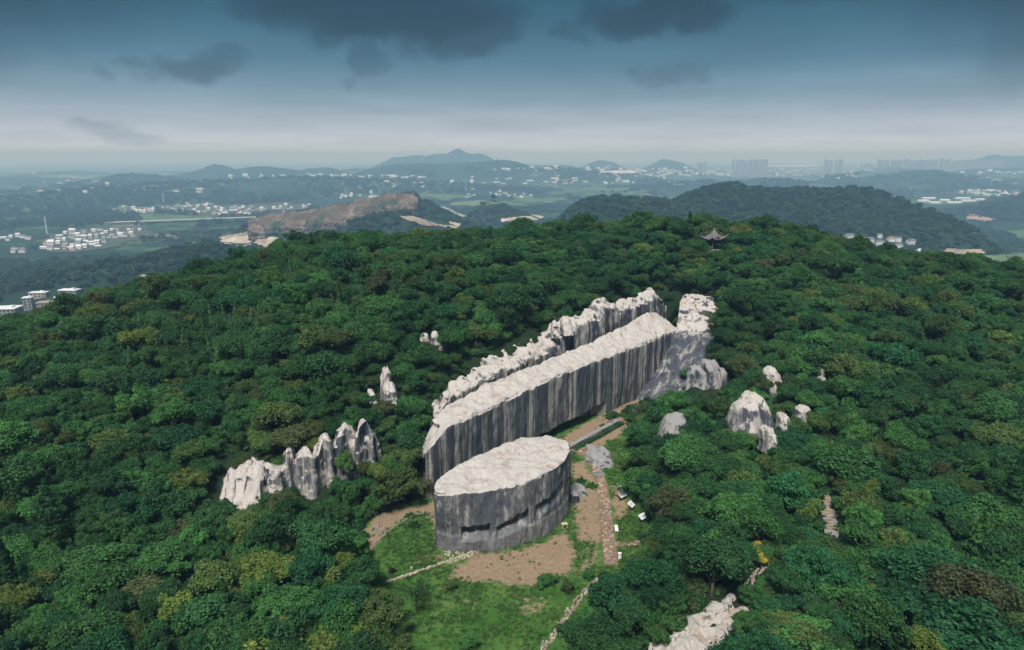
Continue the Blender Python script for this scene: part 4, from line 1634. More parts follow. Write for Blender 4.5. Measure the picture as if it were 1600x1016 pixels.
for lab_, roots_ in TREE_LABELS.items():
    if len(roots_) > 1:
        roots_.sort(key=lambda r: float(project(np.array([r.location.x]), np.array([r.location.y]), np.array([r.location.z]))[0][0]))
        names_ = {2: ['left one', 'right one'], 3: ['left one', 'middle one', 'right one']}.get(len(roots_), ['leftmost', 'second', 'third', 'fourth', 'fifth', 'sixth', 'seventh', 'eighth'])
        for r_, nm_ in zip(roots_, names_):
            r_['label'] = lab_ + ', ' + nm_

# undergrowth in the gaps
UX, UY = poisson(-230, 230, 28, 270, 2.3, trng)
m = (np.abs(UX) < .95 * UY + 20)
UX, UY = UX[m], UY[m]
UZ = height(UX, UY)
US = trng.uniform(.5, 1.35, len(UX))
m = tree_ok(UX, UY, UZ, US * 1.2, US * 1.6)
inp = in_poly(UX, UY, pit_poly) & (dist_poly(UX, UY, pit_poly) > .8) & ~((UY > 133) & (((UX - 10.9) * NRM[0] + (UY - 130) * NRM[1]) < -1.5))
# also the dense brush between slab and wall foot and at the cliff foot
m &= ~inp
UX, UY, UZ, US = UX[m], UY[m], UZ[m], US[m]
scatter('undergrowth', np.column_stack([UX, UY, UZ - .15]), trng.uniform(0, 6.28, len(UX)), np.column_stack([US, US, US * trng.uniform(.8, 1.3, len(UX))]), trng.integers(0, 4, len(UX)),
        src_collection('undergrowth_plants', UNDER_ME), 'low undergrowth beneath the trees')


# ------------------------------------------------------------------ single plants that stand out
def plant_at(px, row, z, s, hs, ix, tint, label, cat='tree', name='broadleaf_tree', group=None, dz=-.3, thin=False):
    x, y, _ = atz(px, row, z)
    zz = float(max(height(x, y)[0], floor_z(x, y) if in_poly(x, y, pit_poly) else -99))
    root = make_tree(x, y, zz + dz, s, hs, random.uniform(0, 6), ix, tint, label, cat, name, group)
    return root


def ground_tree(px, row, s, hs, ix, tint, label, name='broadleaf_tree', cat='tree'):
    """tree whose crown centre shows at this photo point"""
    x, y, z, _ = ground_at([px], [row + 4.0 * s * FPX * .9 / 110])
    root = make_tree(x[0], y[0], z[0] - .3, s, hs, random.uniform(0, 6), ix, tint, label, cat, name)
    return root


ground_tree(45, 592, 1.25, 1.0, 2, 'yellow green', 'yellowish flat-topped tree high on the far left slope')
ground_tree(1142, 822, .75, .8, 5, 'bright yellow', 'small tree with bright yellow leaves above the bare rock slope')
ground_tree(1182, 862, .6, .6, 5, 'bright yellow', 'little yellow leaved tree at the top end of the narrow trail')
ground_tree(272, 958, .9, .9, 3, 'yellow green', 'yellow green tree near the bottom edge, lower left')
ground_tree(540, 905, 1.15, 1.1, 3, 'yellow green', 'yellow green airy tree at the left edge of the lawn')
ground_tree(590, 965, 1.1, 1.1, 6, 'olive green', 'olive tree overhanging the bottom left corner of the lawn')
ground_tree(1232, 672, 1.25, 1.05, 1, 'teal green', 'large rounded blue-green tree in front of the hidden pale rock')
ground_tree(1000, 745, 1.15, 1.1, 6, 'mid green', 'wide airy tree shading the white display boards')
ground_tree(822, 470, 1.0, 1.0, 6, 'brownish green', 'brownish tree above the rock wall')
ground_tree(1235, 590, 1.1, 1.0, 6, 'brownish green', 'brownish round shrubby tree beside the upper white rock')
ground_tree(370, 985, 1.3, .9, 2, 'teal green', 'broad blue-green tree at the bottom edge left of the cypress')
ground_tree(270, 870, 1.3, 1.1, 4, 'mid green', 'large dense mid green tree standing alone, lower left')
ground_tree(1020, 900, 1.2, 1.1, 1, 'teal green', 'large blue-green tree covering the end of the stone path')
ground_tree(955, 925, 1.2, 1.1, 5, 'teal green', 'blue-green tree overhanging the trail below the stone path')
# small plants on the quarry floor
for px_, row_, s_, hs_, ix_, tint_, lab_, nm_ in (
        (704, 925, .36, .42, 4, 'olive green', 'small clipped round bush on the lawn below the hooked kerb', 'round_bush'),
        (856, 918, .55, .50, 4, 'mid green', 'loose dark bush at the lower edge of the bare earth', 'round_bush'),
        (731, 1018, .60, .50, 4, 'bright green', 'big clipped bright green bush at the bottom edge of the lawn', 'round_bush'),
        (884, 926, .42, .50, 3, 'olive green', 'thin straggly bush right of the loose dark bush', 'round_bush'),
        (917, 905, .40, .40, 3, 'mid green', 'small bush left of the end of the stone path', 'round_bush'),
        (614, 897, .20, .22, 4, 'dark red', 'little dark red bush at the lower left of the lawn', 'round_bush'),
        (648, 822, .32, .26, 6, 'dark green', 'low dark shrub below the left footpath', 'round_bush'),
        (640, 808, .28, .24, 6, 'mid green', 'low green shrub against the stones of the left footpath', 'round_bush'),
        (925, 760, .34, .24, 6, 'mid green', 'low shrubs by the stone steps', 'round_bush'),
        (908, 752, .30, .22, 6, 'dark green', 'low shrub between the block and the stone steps', 'round_bush')):
    x, y, _ = atz(px_, row_, 0)
    r_ = empty(nm_, (x, y, float(floor_z(x, y))))
    tag(r_, lab_, 'bush')
    c_ = link('crown', CROWNS[ix_], r_, (0, 0, -2.6 * hs_))
    c_.scale = (s_, s_, hs_)
    c_.material_slots[0].link = 'OBJECT'
    c_.material_slots[0].material = LEAF[tint_]
# shrubs rooted in the rocks
for px_, row_, yy_, s_, hs_, ix_, tint_, lab_ in (
        (938, 500, 158.0, .55, .45, 4, 'dark green', 'shrub growing in a notch of the rough rock wall'), (1056, 508, 170.5, .60, .55, 3, 'olive green', 'shrub in the gap between long slab and pale cliff top'),
        (1060, 538, 162.5, .50, .55, 6, 'mid green', 'lower shrub in the gap beside the end of the long slab'), (1052, 482, 176.0, .8, .6, 0, 'dark green', 'dark bush behind the far end of the long slab'),
        (1012, 484, 174.0, .45, .35, 4, 'mid green', 'small bush on the highest part of the rock wall'), (760, 592, 131.0, .5, .35, 6, 'olive green', 'low bush behind the left part of the rock wall'),
        (1075, 588, 152.0, .8, .5, 0, 'mid green', 'bush overhanging the dark furrowed slabs'), (1110, 562, 158.0, 1.0, .7, 1, 'mid green', 'dense bush above the tilted grey slabs'),
        (1097, 520, 166.0, .9, .6, 3, 'dark green', 'bush against the right flank of the pale cliff top')):
    x, y, z = aty(px_, row_, yy_)
    r_ = empty('rock_shrub', (x, y, z))
    tag(r_, lab_, 'bush')
    c_ = link('crown', CROWNS[ix_], r_, (0, 0, -2.6 * hs_))
    c_.scale = (s_, s_, hs_)
    c_.material_slots[0].link = 'OBJECT'
    c_.material_slots[0].material = LEAF[tint_]
# the sparse dark tree standing on the lawn
x, y, _ = atz(652, 955, 0)
rr_ = empty('sparse_tree', (x, y, 0))
tag(rr_, 'thin dark see-through tree standing on the lawn left of the round bush', 'tree')
sp_me = crown_mesh('sparse_crown', 777, R=2.6, H=4.2, lobes=16, lobe_r=(.5, .9), n_per=42, size=.24, shape='open', mat=LEAF['dark green'], z0=1.4)
link('trunk', TRUNKS[1], rr_)
link('crown', sp_me, rr_)

# grass tufts and weeds on the quarry floor
def tuft_mesh(seed):
    r = np.random.default_rng(seed)
    V, Fc = [], []
    for i in range(16):
        a, q = r.uniform(0, 6.28), r.uniform(0, .16)
        x_, y_ = q * cos(a), q * sin(a)
        b = r.uniform(0, 6.28)
        L_, w_ = r.uniform(.10, .26), .025
        dx_, dy_ = cos(b), sin(b)
        n_ = len(V)
        V += [(x_ - dy_ * w_, y_ + dx_ * w_, 0), (x_ + dy_ * w_, y_ - dx_ * w_, 0), (x_ + dx_ * L_ * .6, y_ + dy_ * L_ * .6, L_)]
        Fc.append((n_, n_ + 1, n_ + 2))
    return mesh_from('tuft', V, Fc, M_TUFT, smooth=False)


M_TUFT = leaf_mat('grass_blade', (0, 0, 0), ramp=[(0, (.035, .11, .02)), (.4, (.055, .155, .03)), (.75, (.09, .18, .04)), (1, (.14, .18, .06))])
gr_ = np.random.default_rng(15)
GX, GY = gr_.uniform(-28, 26, 60000), gr_.uniform(50, 150, 60000)
gm = in_poly(GX, GY, pit_poly) & ((GX * NRM[0] + (GY - 117.8) * NRM[1]) < -.5) & ~in_poly(GX, GY, rock_polys[0])
gd = np.zeros(len(GX))
for poly in dirt_polys:
    dd = dist_poly(GX, GY, poly)
    gd = np.maximum(gd, sstep(-.8, 1.0, np.where(in_poly(GX, GY, poly), dd, -dd)))
pathp = px_poly([(930, 886), (925, 800), (900, 700), (915, 695), (950, 745), (962, 800), (968, 886)])
gm &= gr_.random(len(GX)) > gd * .96
gm &= ~in_poly(GX, GY, pathp)
gm &= (vnoise(GX / 2.5, GY / 2.5, seed=88) > gr_.uniform(-1.0, .5, len(GX)))
GX, GY = GX[gm], GY[gm]
gs = gr_.uniform(.5, 1.6, len(GX))
scatter('grass', np.column_stack([GX, GY, floor_z(GX, GY)]), gr_.uniform(0, 6.28, len(GX)), np.column_stack([gs * 1.4, gs * 1.4, gs]), gr_.integers(0, 3, len(GX)),
        src_collection('grass_tufts', [tuft_mesh(i) for i in range(3)]), 'short tufty grass on the quarry floor', 'grass')

# hedge in front of the kerb
hg = empty('clipped_hedge', (ka[0] + .8, ka[1] - 1.1, 0), ang)
tag(hg, 'narrow dark green hedge in front of the stone kerb', 'hedge')
hc = [(t * ln, .5 * sin(t * 9) * .2, .35) for t in np.linspace(0.08, .98, 34)]
v_, f_ = leaf_cloud(hc, [.55] * len(hc), 130, .22, np.random.default_rng(5))
link('foliage', mesh_from('hedge', v_, f_.copy(), LEAF['dark green'], smooth=False), hg)

# conifers
CON = [conifer_mesh('conifer_crown', 610 + i, R=1.6 + .25 * i, H=8.0 + .8 * i) for i in range(3)]
con_list = [(1577, 735, 1.35, 'tall dark conifer at the far right edge above the others', 0), (1521, 835, 1.0, 'slim mid green conifer in the lower right', 1), (1590, 905, 1.1, 'dark conifer cut by the right edge low down', 2),
            (358, 950, .9, 'slim cypress between the blue-green trees, lower left', 1), (20, 880, 1.1, 'dark conifer at the lower left edge', 0), (90, 800, 1.2, 'tall conifer on the lower left slope', 2),
            (955, 365, .8, 'small spiky conifer on the skyline left of the pavilion', 0), (740, 375, .7, 'little conifer on the skyline above the rock wall', 1), (1075, 355, 1.1, 'dark pine close behind the pavilion on the left', 2)]
for a_, b_, s_, lab_, ix_ in con_list:
    x, y, z, _ = ground_at([a_], [min(b_ + 60 * s_, 1000) if b_ > 500 else b_ + 32])
    c_ = empty('conifer_tree', (float(x[0]), float(y[0]), float(z[0]) - .3), random.uniform(0, 6))
    tag(c_, lab_, 'tree', 'conifers among the broadleaf trees')
    mb = MB()
    mb.tube((0, 0, -.6), (0, 0, 7.0), .2, .05, 7)
    t_ = mb.build('trunk', M_BARK, c_, True)
    k_ = link('crown', CON[ix_], c_)
    t_.scale = k_.scale = (s_, s_, s_)
    k_.material_slots[0].link = 'OBJECT'
    k_.material_slots[0].material = LEAF['dark green' if ix_ != 1 else 'mid green']


# pale feathery saplings on the upper left slope
def sapling_mesh(seed):
    r = np.random.default_rng(seed)
    H = 6.5
    cs = [(.25 * sin(t * 3 + seed), .25 * cos(t * 4), 2.0 + (H - 2.0) * t) for t in np.linspace(0, 1, 16)]
    rs = [.60 * (1 - t) + .16 for t in np.linspace(0, 1, 16)]
    v, f = leaf_cloud(cs, rs, 34, .30, r, squash=1.3)
    return mesh_from('sapling_crown', v, f.copy(), LEAF['olive green'], smooth=False)


SAP = [sapling_mesh(3), sapling_mesh(4)]
M_SAP = leaf_mat('leaf_sapling', (.075, .155, .055))
sap_px = [(217, 508), (238, 520), (205, 575), (252, 548), (262, 560), (280, 520), (292, 545), (300, 556), (312, 505), (322, 520), (330, 540), (338, 512), (345, 530), (352, 505), (360, 545), (366, 520), (372, 500),
          (385, 515), (300, 590), (345, 570), (352, 560), (104, 520), (395, 500), (405, 520), (412, 495), (428, 505), (448, 482), (520, 480), (532, 470), (610, 440), (840, 430), (862, 440), (1480, 520), (1495, 505)]
for j, (a_, b_) in enumerate(sap_px):
    x, y, z, _ = ground_at([a_ + random.uniform(-3, 3)], [b_ + 24])
    c_ = empty('sapling_tree', (float(x[0]), float(y[0]), float(z[0])), random.uniform(0, 6))
    pl = 'by the ridge in the middle' if 500 < a_ < 900 else 'on the far right slope' if a_ > 900 else 'on the upper left slope'
    tag(c_, 'thin pale feathery sapling rising from the canopy ' + pl, 'sapling', 'pale saplings ' + pl)
    mb = MB()
    mb.tube((0, 0, -.5), (0, 0, 6.8), .07, .03, 5)
    t_ = mb.build('trunk', M_BARK, c_)
    k_ = link('crown', SAP[j % 2], c_)
    k_.material_slots[0].link = 'OBJECT'
    k_.material_slots[0].material = M_SAP
    q = random.uniform(.85, 1.25)
    t_.scale = k_.scale = (1, 1, q)

# bare twiggy tree in front of the slab foot
x, y, z, _ = ground_at([1003], [668])
bt = empty('bare_tree', (float(x[0]), float(y[0]), float(z[0])))
tag(bt, 'leafless grey twiggy tree in front of the right end of the long slab', 'tree')
mb = MB()
rr = random.Random(4)


def twig(p, d, L, r, n):
    q = (p[0] + d[0] * L, p[1] + d[1] * L, p[2] + d[2] * L)
    mb.tube(p, q, r, r * .65, 5, caps=False)
    if n == 0:
        return
    for _ in range(3 if n > 1 else 4):
        nd = Vector((d[0] + rr.uniform(-.75, .75), d[1] + rr.uniform(-.75, .75), d[2] * .7 + rr.uniform(-.05, .4))).normalized()
        twig(q, nd, L * rr.uniform(.62, .85), r * .6, n - 1)


twig((0, 0, 0), (0, 0, 1), 2.0, .16, 5)
mb.build('branches', flat_mat('dead_wood', (.25, .21, .16), .9, .2), bt)


# ------------------------------------------------------------------ small built things on the quarry floor
def board(px, row, w, d, rz, label, tilt=.6, dark=True):
    x, y, _ = atz(px, row, 0)
    r = empty('display_board', (x, y, float(floor_z(x, y))), rz)
    tag(r, label, 'sign board', 'white boards beside the stone path')
    mb = MB()
    mb.box(0, 0, 0, w, d, .07)
    p = mb.build('panel', M_WHITE, r, loc=(0, 0, .95))
    p.rotation_euler = (tilt, 0, 0)
    mb = MB()
    mb.box(0, 0, 0, w * .8, d * .55, .02)
    q = mb.build('print', flat_mat('faded_print', (.55, .57, .60), .6, .1), p, loc=(0, 0, .047))
    for s in (-1, 1):
        mb = MB()
        mb.box(0, 0, .45, .09, .09, .95)
        mb.box(0, 0, .03, .14, .5, .06)
        mb.build('leg', M_METAL if dark else M_WHITE, r, loc=(s * w * .36, 0, 0))
    return r


board(972, 781, 1.5, 1.0, .75, 'largest white tilted board near the middle of the stone path')
board(967, 766, .6, .6, .4, 'smallest white board, topmost beside the stone path', .5)
board(986, 796, 1.2, 1.0, 1.0, 'white board half hidden by tree leaves right of the largest board')
board(1004, 815, 1.4, .9, .7, 'white board farthest right, in front of the trees')
x, y, _ = atz(963, 829, 0)
bn = empty('stone_bench', (x, y, float(floor_z(x, y))), 1.5)
tag(bn, 'flat white stone bench on the grass right of the stone path', 'bench')
mb = MB(); mb.box(0, 0, .42, 1.7, .5, .12, jit=.01); mb.build('seat', M_WHITE, bn)
for s in (-1, 1):
    mb = MB(); mb.box(s * .55, 0, .18, .18, .4, .36); mb.build('support', M_ROCK_GREY, bn)
x, y, _ = atz(968, 873, 0)
bn = empty('white_post', (x, y, float(floor_z(x, y))))
tag(bn, 'short white post with a cap beside the lower end of the stone path', 'post')
mb = MB(); mb.box(0, 0, .4, .42, .3, .8, taper=.9); mb.build('shaft', M_WHITE, bn)
mb = MB(); mb.box(0, 0, .84, .5, .38, .07); mb.build('cap', M_WHITE, bn)
x, y, _ = atz(882, 824, 0)
bn = empty('stone_table', (x, y, float(floor_z(x, y))), .3)
tag(bn, 'tiny grey stone table on the grass near the right corner of the block', 'table')
mb = MB(); mb.box(0, 0, .62, .9, .7, .1, jit=.01); mb.build('top', M_STONE, bn)
for s in (-1, 1):
    mb = MB(); mb.box(s * .33, 0, .28, .12, .6, .56); mb.build('leg', M_STONE, bn)
x, y, _ = atz(691, 848, 0)
bn = empty('marker_stone', (x, y, float(floor_z(x, y))), .3)
tag(bn, 'little pale upright marker stone at the left foot of the big block', 'stone marker')
mb = MB(); mb.box(0, 0, .55, .55, .3, 1.1, taper=.8, jit=.02); mb.build('slab', M_STONE, bn)
mb = MB(); mb.box(0, 0, .06, .8, .5, .14, jit=.02); mb.build('base', M_ROCK_GREY, bn)
x, y, _ = atz(643, 890, 0)
bn = empty('white_stone', (x, y, float(floor_z(x, y))), .3)
tag(bn, 'single white stone on the lawn right of the dark red bush', 'stone')
link('stone', STONE_ME[0], bn, (0, 0, .2)).scale = (.9, .9, 1.4)
x, y, _ = atz(604, 786, 0)
z = float(height(x, y)[0])
bn = empty('yellow_sign', (x, y, z + .0))
tag(bn, 'tiny yellow round sign in the shade above the left footpath', 'sign')
mb = MB(); mb.tube((0, 0, -.3), (0, 0, 1.4), .03, .03, 6); mb.build('post', M_METAL, bn)
mb = MB(); mb.tube((0, -.03, 1.5), (0, .03, 1.5), .26, .26, 14); mb.build('plate', flat_mat('yellow_paint', (.75, .62, .05), .5, .05), bn)

# stone steps of the trail on the right slope
sx = empty('trail_steps', tuple(float(v[0]) for v in ground_at([1298], [800])[:3]))
tag(sx, 'weathered pale stone steps of a trail climbing through the right slope trees', 'steps')
pts_ = [(1297, 846), (1299, 836), (1298, 826), (1296, 816), (1293, 807), (1290, 798), (1292, 789), (1296, 781), (1293, 773), (1285, 767), (1278, 762), (1272, 756)]
for a_, b_ in pts_:
    for kk in range(2):
        gx, gy, gz, _ = ground_at([a_ + kk * 3], [b_ - kk * 5])
        mb = MB()
        mb.box(0, 0, .15, random.uniform(1.0, 1.9), random.uniform(.5, .8), .35, random.uniform(-.4, .4), jit=.06)
        mb.build('step', M_STONES[random.choice((1, 2, 2))], sx, loc=(float(gx[0]) - sx.location.x, float(gy[0]) - sx.location.y, float(gz[0]) - sx.location.z + .25))
trail = [(1160, 930), (1176, 908), (1188, 892), (1200, 880), (1214, 868)]
gx, gy, gz, _ = ground_at([p[0] for p in trail], [p[1] for p in trail])
stone_line('stone_edging', 'narrow stony trail between the bare rock slope and the small yellow tree', list(zip(gx, gy)), (.9, .7), 60, zf=lambda a, b: height(a, b) + .1, mats=(1, 2), size=.9)


# ------------------------------------------------------------------ pavilion on the hilltop
def pavilion(x, y, z, rz):
    root = empty('hilltop_pavilion', (x, y, z), rz)
    tag(root, 'hexagonal open pavilion with upturned eaves among the hilltop trees', 'pavilion')
    R0, RE, ZC, ZE, ZT = 2.55, 3.75, 3.5, 3.75, 6.3
    mb = MB(); mb.tube((0, 0, -1.5), (0, 0, .25), 3.4, 3.4, 6); mb.build('base', M_ROCK_GREY, root)
    for k in range(6):
        a = pi / 3 * k
        mb = MB(); mb.tube((0, 0, .2), (0, 0, ZC + .3), .17, .15, 10)
        mb.box(0, 0, .33, .5, .5, .25)
        mb.build('column', M_TIMBER, root, loc=(R0 * cos(a), R0 * sin(a), 0))
        b = pi / 3 * (k + 1)
        p, q = Vector((R0 * cos(a), R0 * sin(a), 0)), Vector((R0 * cos(b), R0 * sin(b), 0))
        m, L, an = (p + q) / 2, (q - p).length, atan2(q.y - p.y, q.x - p.x)
        mb = MB()
        mb.box(m.x, m.y, ZC - .02, L - .36, .14, .34, an)
        mb.box(m.x, m.y, ZC - .50, L - .36, .08, .12, an)
        for t in np.linspace(-.42, .42, 9):
            mb.box(m.x + cos(an) * t * L, m.y + sin(an) * t * L, ZC - .32, .06, .06, .30, an)
        mb.build('frieze', M_TIMBER, root)
        if k != 4:
            mb = MB()
            mb.box(m.x, m.y, .95, L - .34, .1, .1, an)
            mb.box(m.x, m.y, .62, L - .34, .4, .08, an)
            for t in np.linspace(-.42, .42, 7):
                mb.box(m.x + cos(an) * t * L, m.y + sin(an) * t * L, .45, .07, .07, .9, an)
            mb.build('railing', M_TIMBER, root)
    # roof: six concave panels with upturned corners
    n, m = 13, 12
    for k in range(6):
        vs, fs = [], []
        for j in range(m):
            t = j / (m - 1)
            for i in range(n):
                s = i / (n - 1)
                a = pi / 3 * (k + s)
                hexr = cos(pi / 6) / cos((s - .5) * pi / 3)
                corner = abs(2 * s - 1) ** 3.2
                rad = (.28 + (RE - .28) * t) * hexr * (1 + .20 * corner * t ** 2)
                zz = ZE + (ZT - ZE) * (1 - t) ** 1.75 + .75 * corner * t ** 3
                rib = .035 * (i % 2)
                vs.append((rad * cos(a), rad * sin(a), zz + rib))
        for j in range(m - 1):
            for i in range(n - 1):
                fs.append((j * n + i, (j + 1) * n + i, (j + 1) * n + i + 1, j * n + i + 1))
        base = len(vs)
        for i in range(n):
            v = vs[(m - 1) * n + i]
            vs.append((v[0] * .99, v[1] * .99, v[2] - .16))
        for i in range(n - 1):
            fs.append(((m - 1) * n + i, base + i, base + i + 1, (m - 1) * n + i + 1))
        for i in range(n):
            v = vs[(m - 1) * n + i]
            vs.append((v[0] * .6, v[1] * .6, ZE + .05))
        for i in range(n - 1):
            fs.append((base + i, base + n + i, base + n + i + 1, base + i + 1))
        mb = MB(); mb.add(vs, fs); rp = mb.build('roof_panel', M_TILE, root)
        # hip ridge ending in an upswept horn
        a = pi / 3 * k
        mb = MB()
        prev = None
        for t in np.linspace(0, 1.0, 12):
            rad = (.28 + (RE - .28) * t) * (1 + .20 * t ** 2)
            zz = ZE + (ZT - ZE) * (1 - t) ** 1.75 + .75 * t ** 3 + .08
            cur = (rad * cos(a), rad * sin(a), zz)
            if prev:
                mb.tube(prev, cur, .11, .11, 6)
            prev = cur
        for dx, dz in ((.45, .32), (.35, .42)):
            cur = (prev[0] + dx * cos(a), prev[1] + dx * sin(a), prev[2] + dz)
            mb.tube(prev, cur, .10, .05, 6)
            prev = cur
        mb.build('roof_ridge', M_RIDGE, root)
    mb = MB()
    zz = ZT - .1
    for r0, r1, h in ((.42, .30, .25), (.18, .18, .2), (.34, .34, .22), (.16, .16, .18), (.26, .10, .3), (.06, .03, .5)):
        mb.tube((0, 0, zz), (0, 0, zz + h), r0, r1, 10)
        zz += h
    mb.build('finial', M_RIDGE, root)
    return root


pv = aty(1114, 389, 200)
pavilion(pv[0], pv[1], pv[2] - .2, radians(8)).scale = (.86, .86, .86)


# ------------------------------------------------------------------ the plain: villages, roads, quarries, towers, woods
def drape(name, poly, mat, step=(4, 1.6), lift=1.2, tmin=330, kind='structure', label=None, cat=None, zmax=None):
    poly = np.array(poly, float)
    xs = np.arange(poly[:, 0].min(), poly[:, 0].max() + step[0], step[0])
    ys = np.arange(poly[:, 1].min(), poly[:, 1].max() + step[1], step[1])
    X, Y = np.meshgrid(xs, ys)
    gx, gy, gz, dn = ground_at(X.ravel(), Y.ravel(), tmin)
    jx = X.ravel() + 0.0
    ins = in_poly(X.ravel() + 1.5 * step[0] * fbm(gx / 60, gy / 60, seed=31), Y.ravel() + 1.5 * step[1] * fbm(gx / 60 + 9, gy / 60, seed=32), poly) & dn
    f = grid_faces(len(xs), len(ys))
    keep = ins[f].sum(axis=1) >= 3
    # do not bridge gaps between a near crest and the land behind it
    r = np.hypot(gx, gy)
    keep &= (r[f].max(axis=1) / r[f].min(axis=1)) < 1.25
    f = f[keep][:, ::-1]
    if not len(f):
        return None
    used = np.unique(f)
    rm = np.zeros(len(gx), int)
    rm[used] = np.arange(len(used))
    me = mesh_from(name, np.stack([gx, gy, gz + lift * r / 1500 + .3], -1)[used], rm[f].copy(), mat)
    o = link(name, me)
    tag(o, label, cat, None, kind)
    return o


M_SCREE = flat_mat('quarry_scree', (.33, .27, .20), .95, .35, .02)
M_PALE_EARTH = flat_mat('pale_quarry_floor', (.45, .39, .32), .95, .3, .03)
M_FIELD_A = flat_mat('rice_field', (.085, .15, .06), .95, .25, .02)
M_FIELD_B = flat_mat('young_crop', (.13, .19, .09), .95, .25, .02)
M_FIELD_C = flat_mat('stubble_field', (.34, .30, .19), .95, .25, .02)
M_ROAD = flat_mat('far_road', (.36, .35, .34), .9, .1, .05)
M_YARD = flat_mat('village_yard', (.075, .095, .065), .9, .25, .05)

drape('quarry_floor', [(342, 374), (380, 366), (420, 360), (480, 358), (540, 353), (540, 357), (470, 365), (430, 372), (418, 390), (380, 388), (345, 384)], M_SCREE, lift=2)
drape('quarry_floor', [(345, 376), (395, 370), (412, 376), (408, 392), (372, 384), (345, 384)], M_PALE_EARTH, lift=4, step=(3, 1.2))
drape('quarry_track', [(620, 341), (640, 340), (690, 352), (715, 355), (712, 359), (668, 357), (640, 348)], M_SCREE, lift=3, step=(3, 1.2))
drape('quarry_track', [(780, 344), (838, 338), (850, 341), (845, 348), (785, 349)], M_PALE_EARTH, lift=3, step=(3, 1.2))
drape('quarry_track', [(693, 345), (722, 352), (720, 358), (700, 352)], M_SCREE, lift=4, step=(3, 1.2))
drape('rice_fields', [(655, 307), (700, 305), (735, 306), (735, 312), (690, 314), (655, 311)], M_FIELD_A, lift=2)
drape('rice_fields', [(700, 317), (760, 313), (800, 318), (740, 325), (705, 324)], M_FIELD_B, lift=2)
drape('rice_fields', [(790, 308), (880, 310), (890, 316), (820, 322)], M_FIELD_A, lift=2)
drape('rice_fields', [(900, 296), (960, 292), (990, 296), (960, 302), (905, 302)], M_FIELD_A, lift=2)
drape('rice_fields', [(1040, 285), (1085, 284), (1100, 289), (1060, 293)], M_FIELD_B, lift=2)
drape('rice_fields', [(215, 336), (330, 340), (345, 345), (230, 350)], M_FIELD_A, lift=2)
drape('rice_fields', [(130, 322), (200, 322), (220, 328), (140, 330)], M_FIELD_B, lift=2)
drape('rice_fields', [(20, 326), (110, 322), (120, 330), (30, 335)], M_FIELD_A, lift=2)
drape('open_field', [(1500, 402), (1610, 398), (1610, 428), (1560, 420), (1515, 415)], M_FIELD_B, lift=2)
drape('open_field', [(1550, 362), (1610, 358), (1610, 378), (1555, 376)], M_FIELD_A, lift=2)
drape('bare_field', [(1478, 392), (1530, 391), (1540, 398), (1500, 403), (1470, 400)], M_SCREE, lift=3)
drape('bare_field', [(1515, 336), (1555, 340), (1540, 352), (1510, 346)], flat_mat('red_earth', (.36, .24, .19), .95, .3, .03), lift=3)
drape('field_strip', [(180, 443), (240, 430), (262, 436), (225, 448), (190, 452)], M_FIELD_C, lift=3)
drape('village_ground', [(70, 372), (120, 358), (230, 352), (242, 372), (160, 390), (85, 396)], M_YARD, lift=1)
drape('village_ground', [(255, 322), (330, 316), (480, 318), (478, 328), (330, 340), (260, 334)], M_YARD, lift=1)
drape('distant_works', [(930, 270), (1000, 267), (1020, 269), (990, 273), (935, 273)], flat_mat('pale_works', (.6, .58, .56), .9, .2, .01), lift=3, step=(4, .8))
drape('distant_works', [(1180, 261), (1280, 260), (1280, 263), (1180, 264)], flat_mat('pink_works', (.55, .48, .47), .9, .2, .01), lift=3, step=(4, .7))

# the quarried face below the ridge
top_px = [(388, 352), (398, 344), (412, 340), (430, 337), (470, 333), (505, 327), (540, 319), (575, 313), (600, 308), (622, 305), (640, 305), (652, 312)]
bot_px = [(388, 357), (398, 358), (412, 358), (430, 356), (470, 352), (505, 348), (540, 343), (575, 332), (600, 326), (622, 323), (640, 321), (654, 317)]


def quarry_face():
    T = [aty(a, b + 1.0, 1490) for a, b in top_px]
    M_ = [aty(a, (b * .45 + c * .55) - 1, 1462) for (a, b), (_, c) in zip(top_px, bot_px)]
    B = [aty(a, b, 1435) for a, b in bot_px]
    D = [(x, y - 4, z - 25) for x, y, z in B]
    back = [(x, y + 22, z - 10) for x, y, z in T]
    k = NM('quarry_face')
    P = k.pos()
    n = k.noise(k.pos((1, 1, .5)), .025, 9, .72)
    col = k.ramp(n, [(0, (.05, .045, .038)), (.42, (.11, .088, .065)), (.54, (.195, .145, .105)), (.64, (.29, .235, .18)), (1, (.38, .33, .27))])
    gr = k.noise(P, .022, 6, .7)
    col = k.mix(k.mrange(gr, .50, .60, 0, .85), col, (.030, .065, .03))
    k.bump(n, 1.0, 6)
    m = k.color(col)
    o = sheet_rock('quarry_cliff', [D, B, M_, T, back], 240, 60, m, 3.0, 91, blocky=5.0,
                   furrow=lambda x, y, z: 4.5 * (((z + 3 * vnoise(x / 60, y / 60, seed=3)) / 10.0) % 1.0))
    tag(o, 'long brown quarried rock face below the wooded ridge beyond the forest', 'cliff')


quarry_face()
qb = empty('quarry_pillar', tuple(float(v[0]) for v in ground_at([425], [388], 330)[:3]))
tag(qb, 'pale rock pillars left standing in the far quarry behind the forest edge', 'rock')
for dx, w, h in ((-14, 13, 17), (2, 12, 20), (15, 11, 16)):
    rock('pinnacle', (dx, 0, -3), w, 8, h, int(w + h), flat_mat('quarry_rock', (.42, .34, .29), .9, .3, .1) if dx < 0 else M_PALE_EARTH, qb, n=(24, 18), amp=.15, peak=.85)

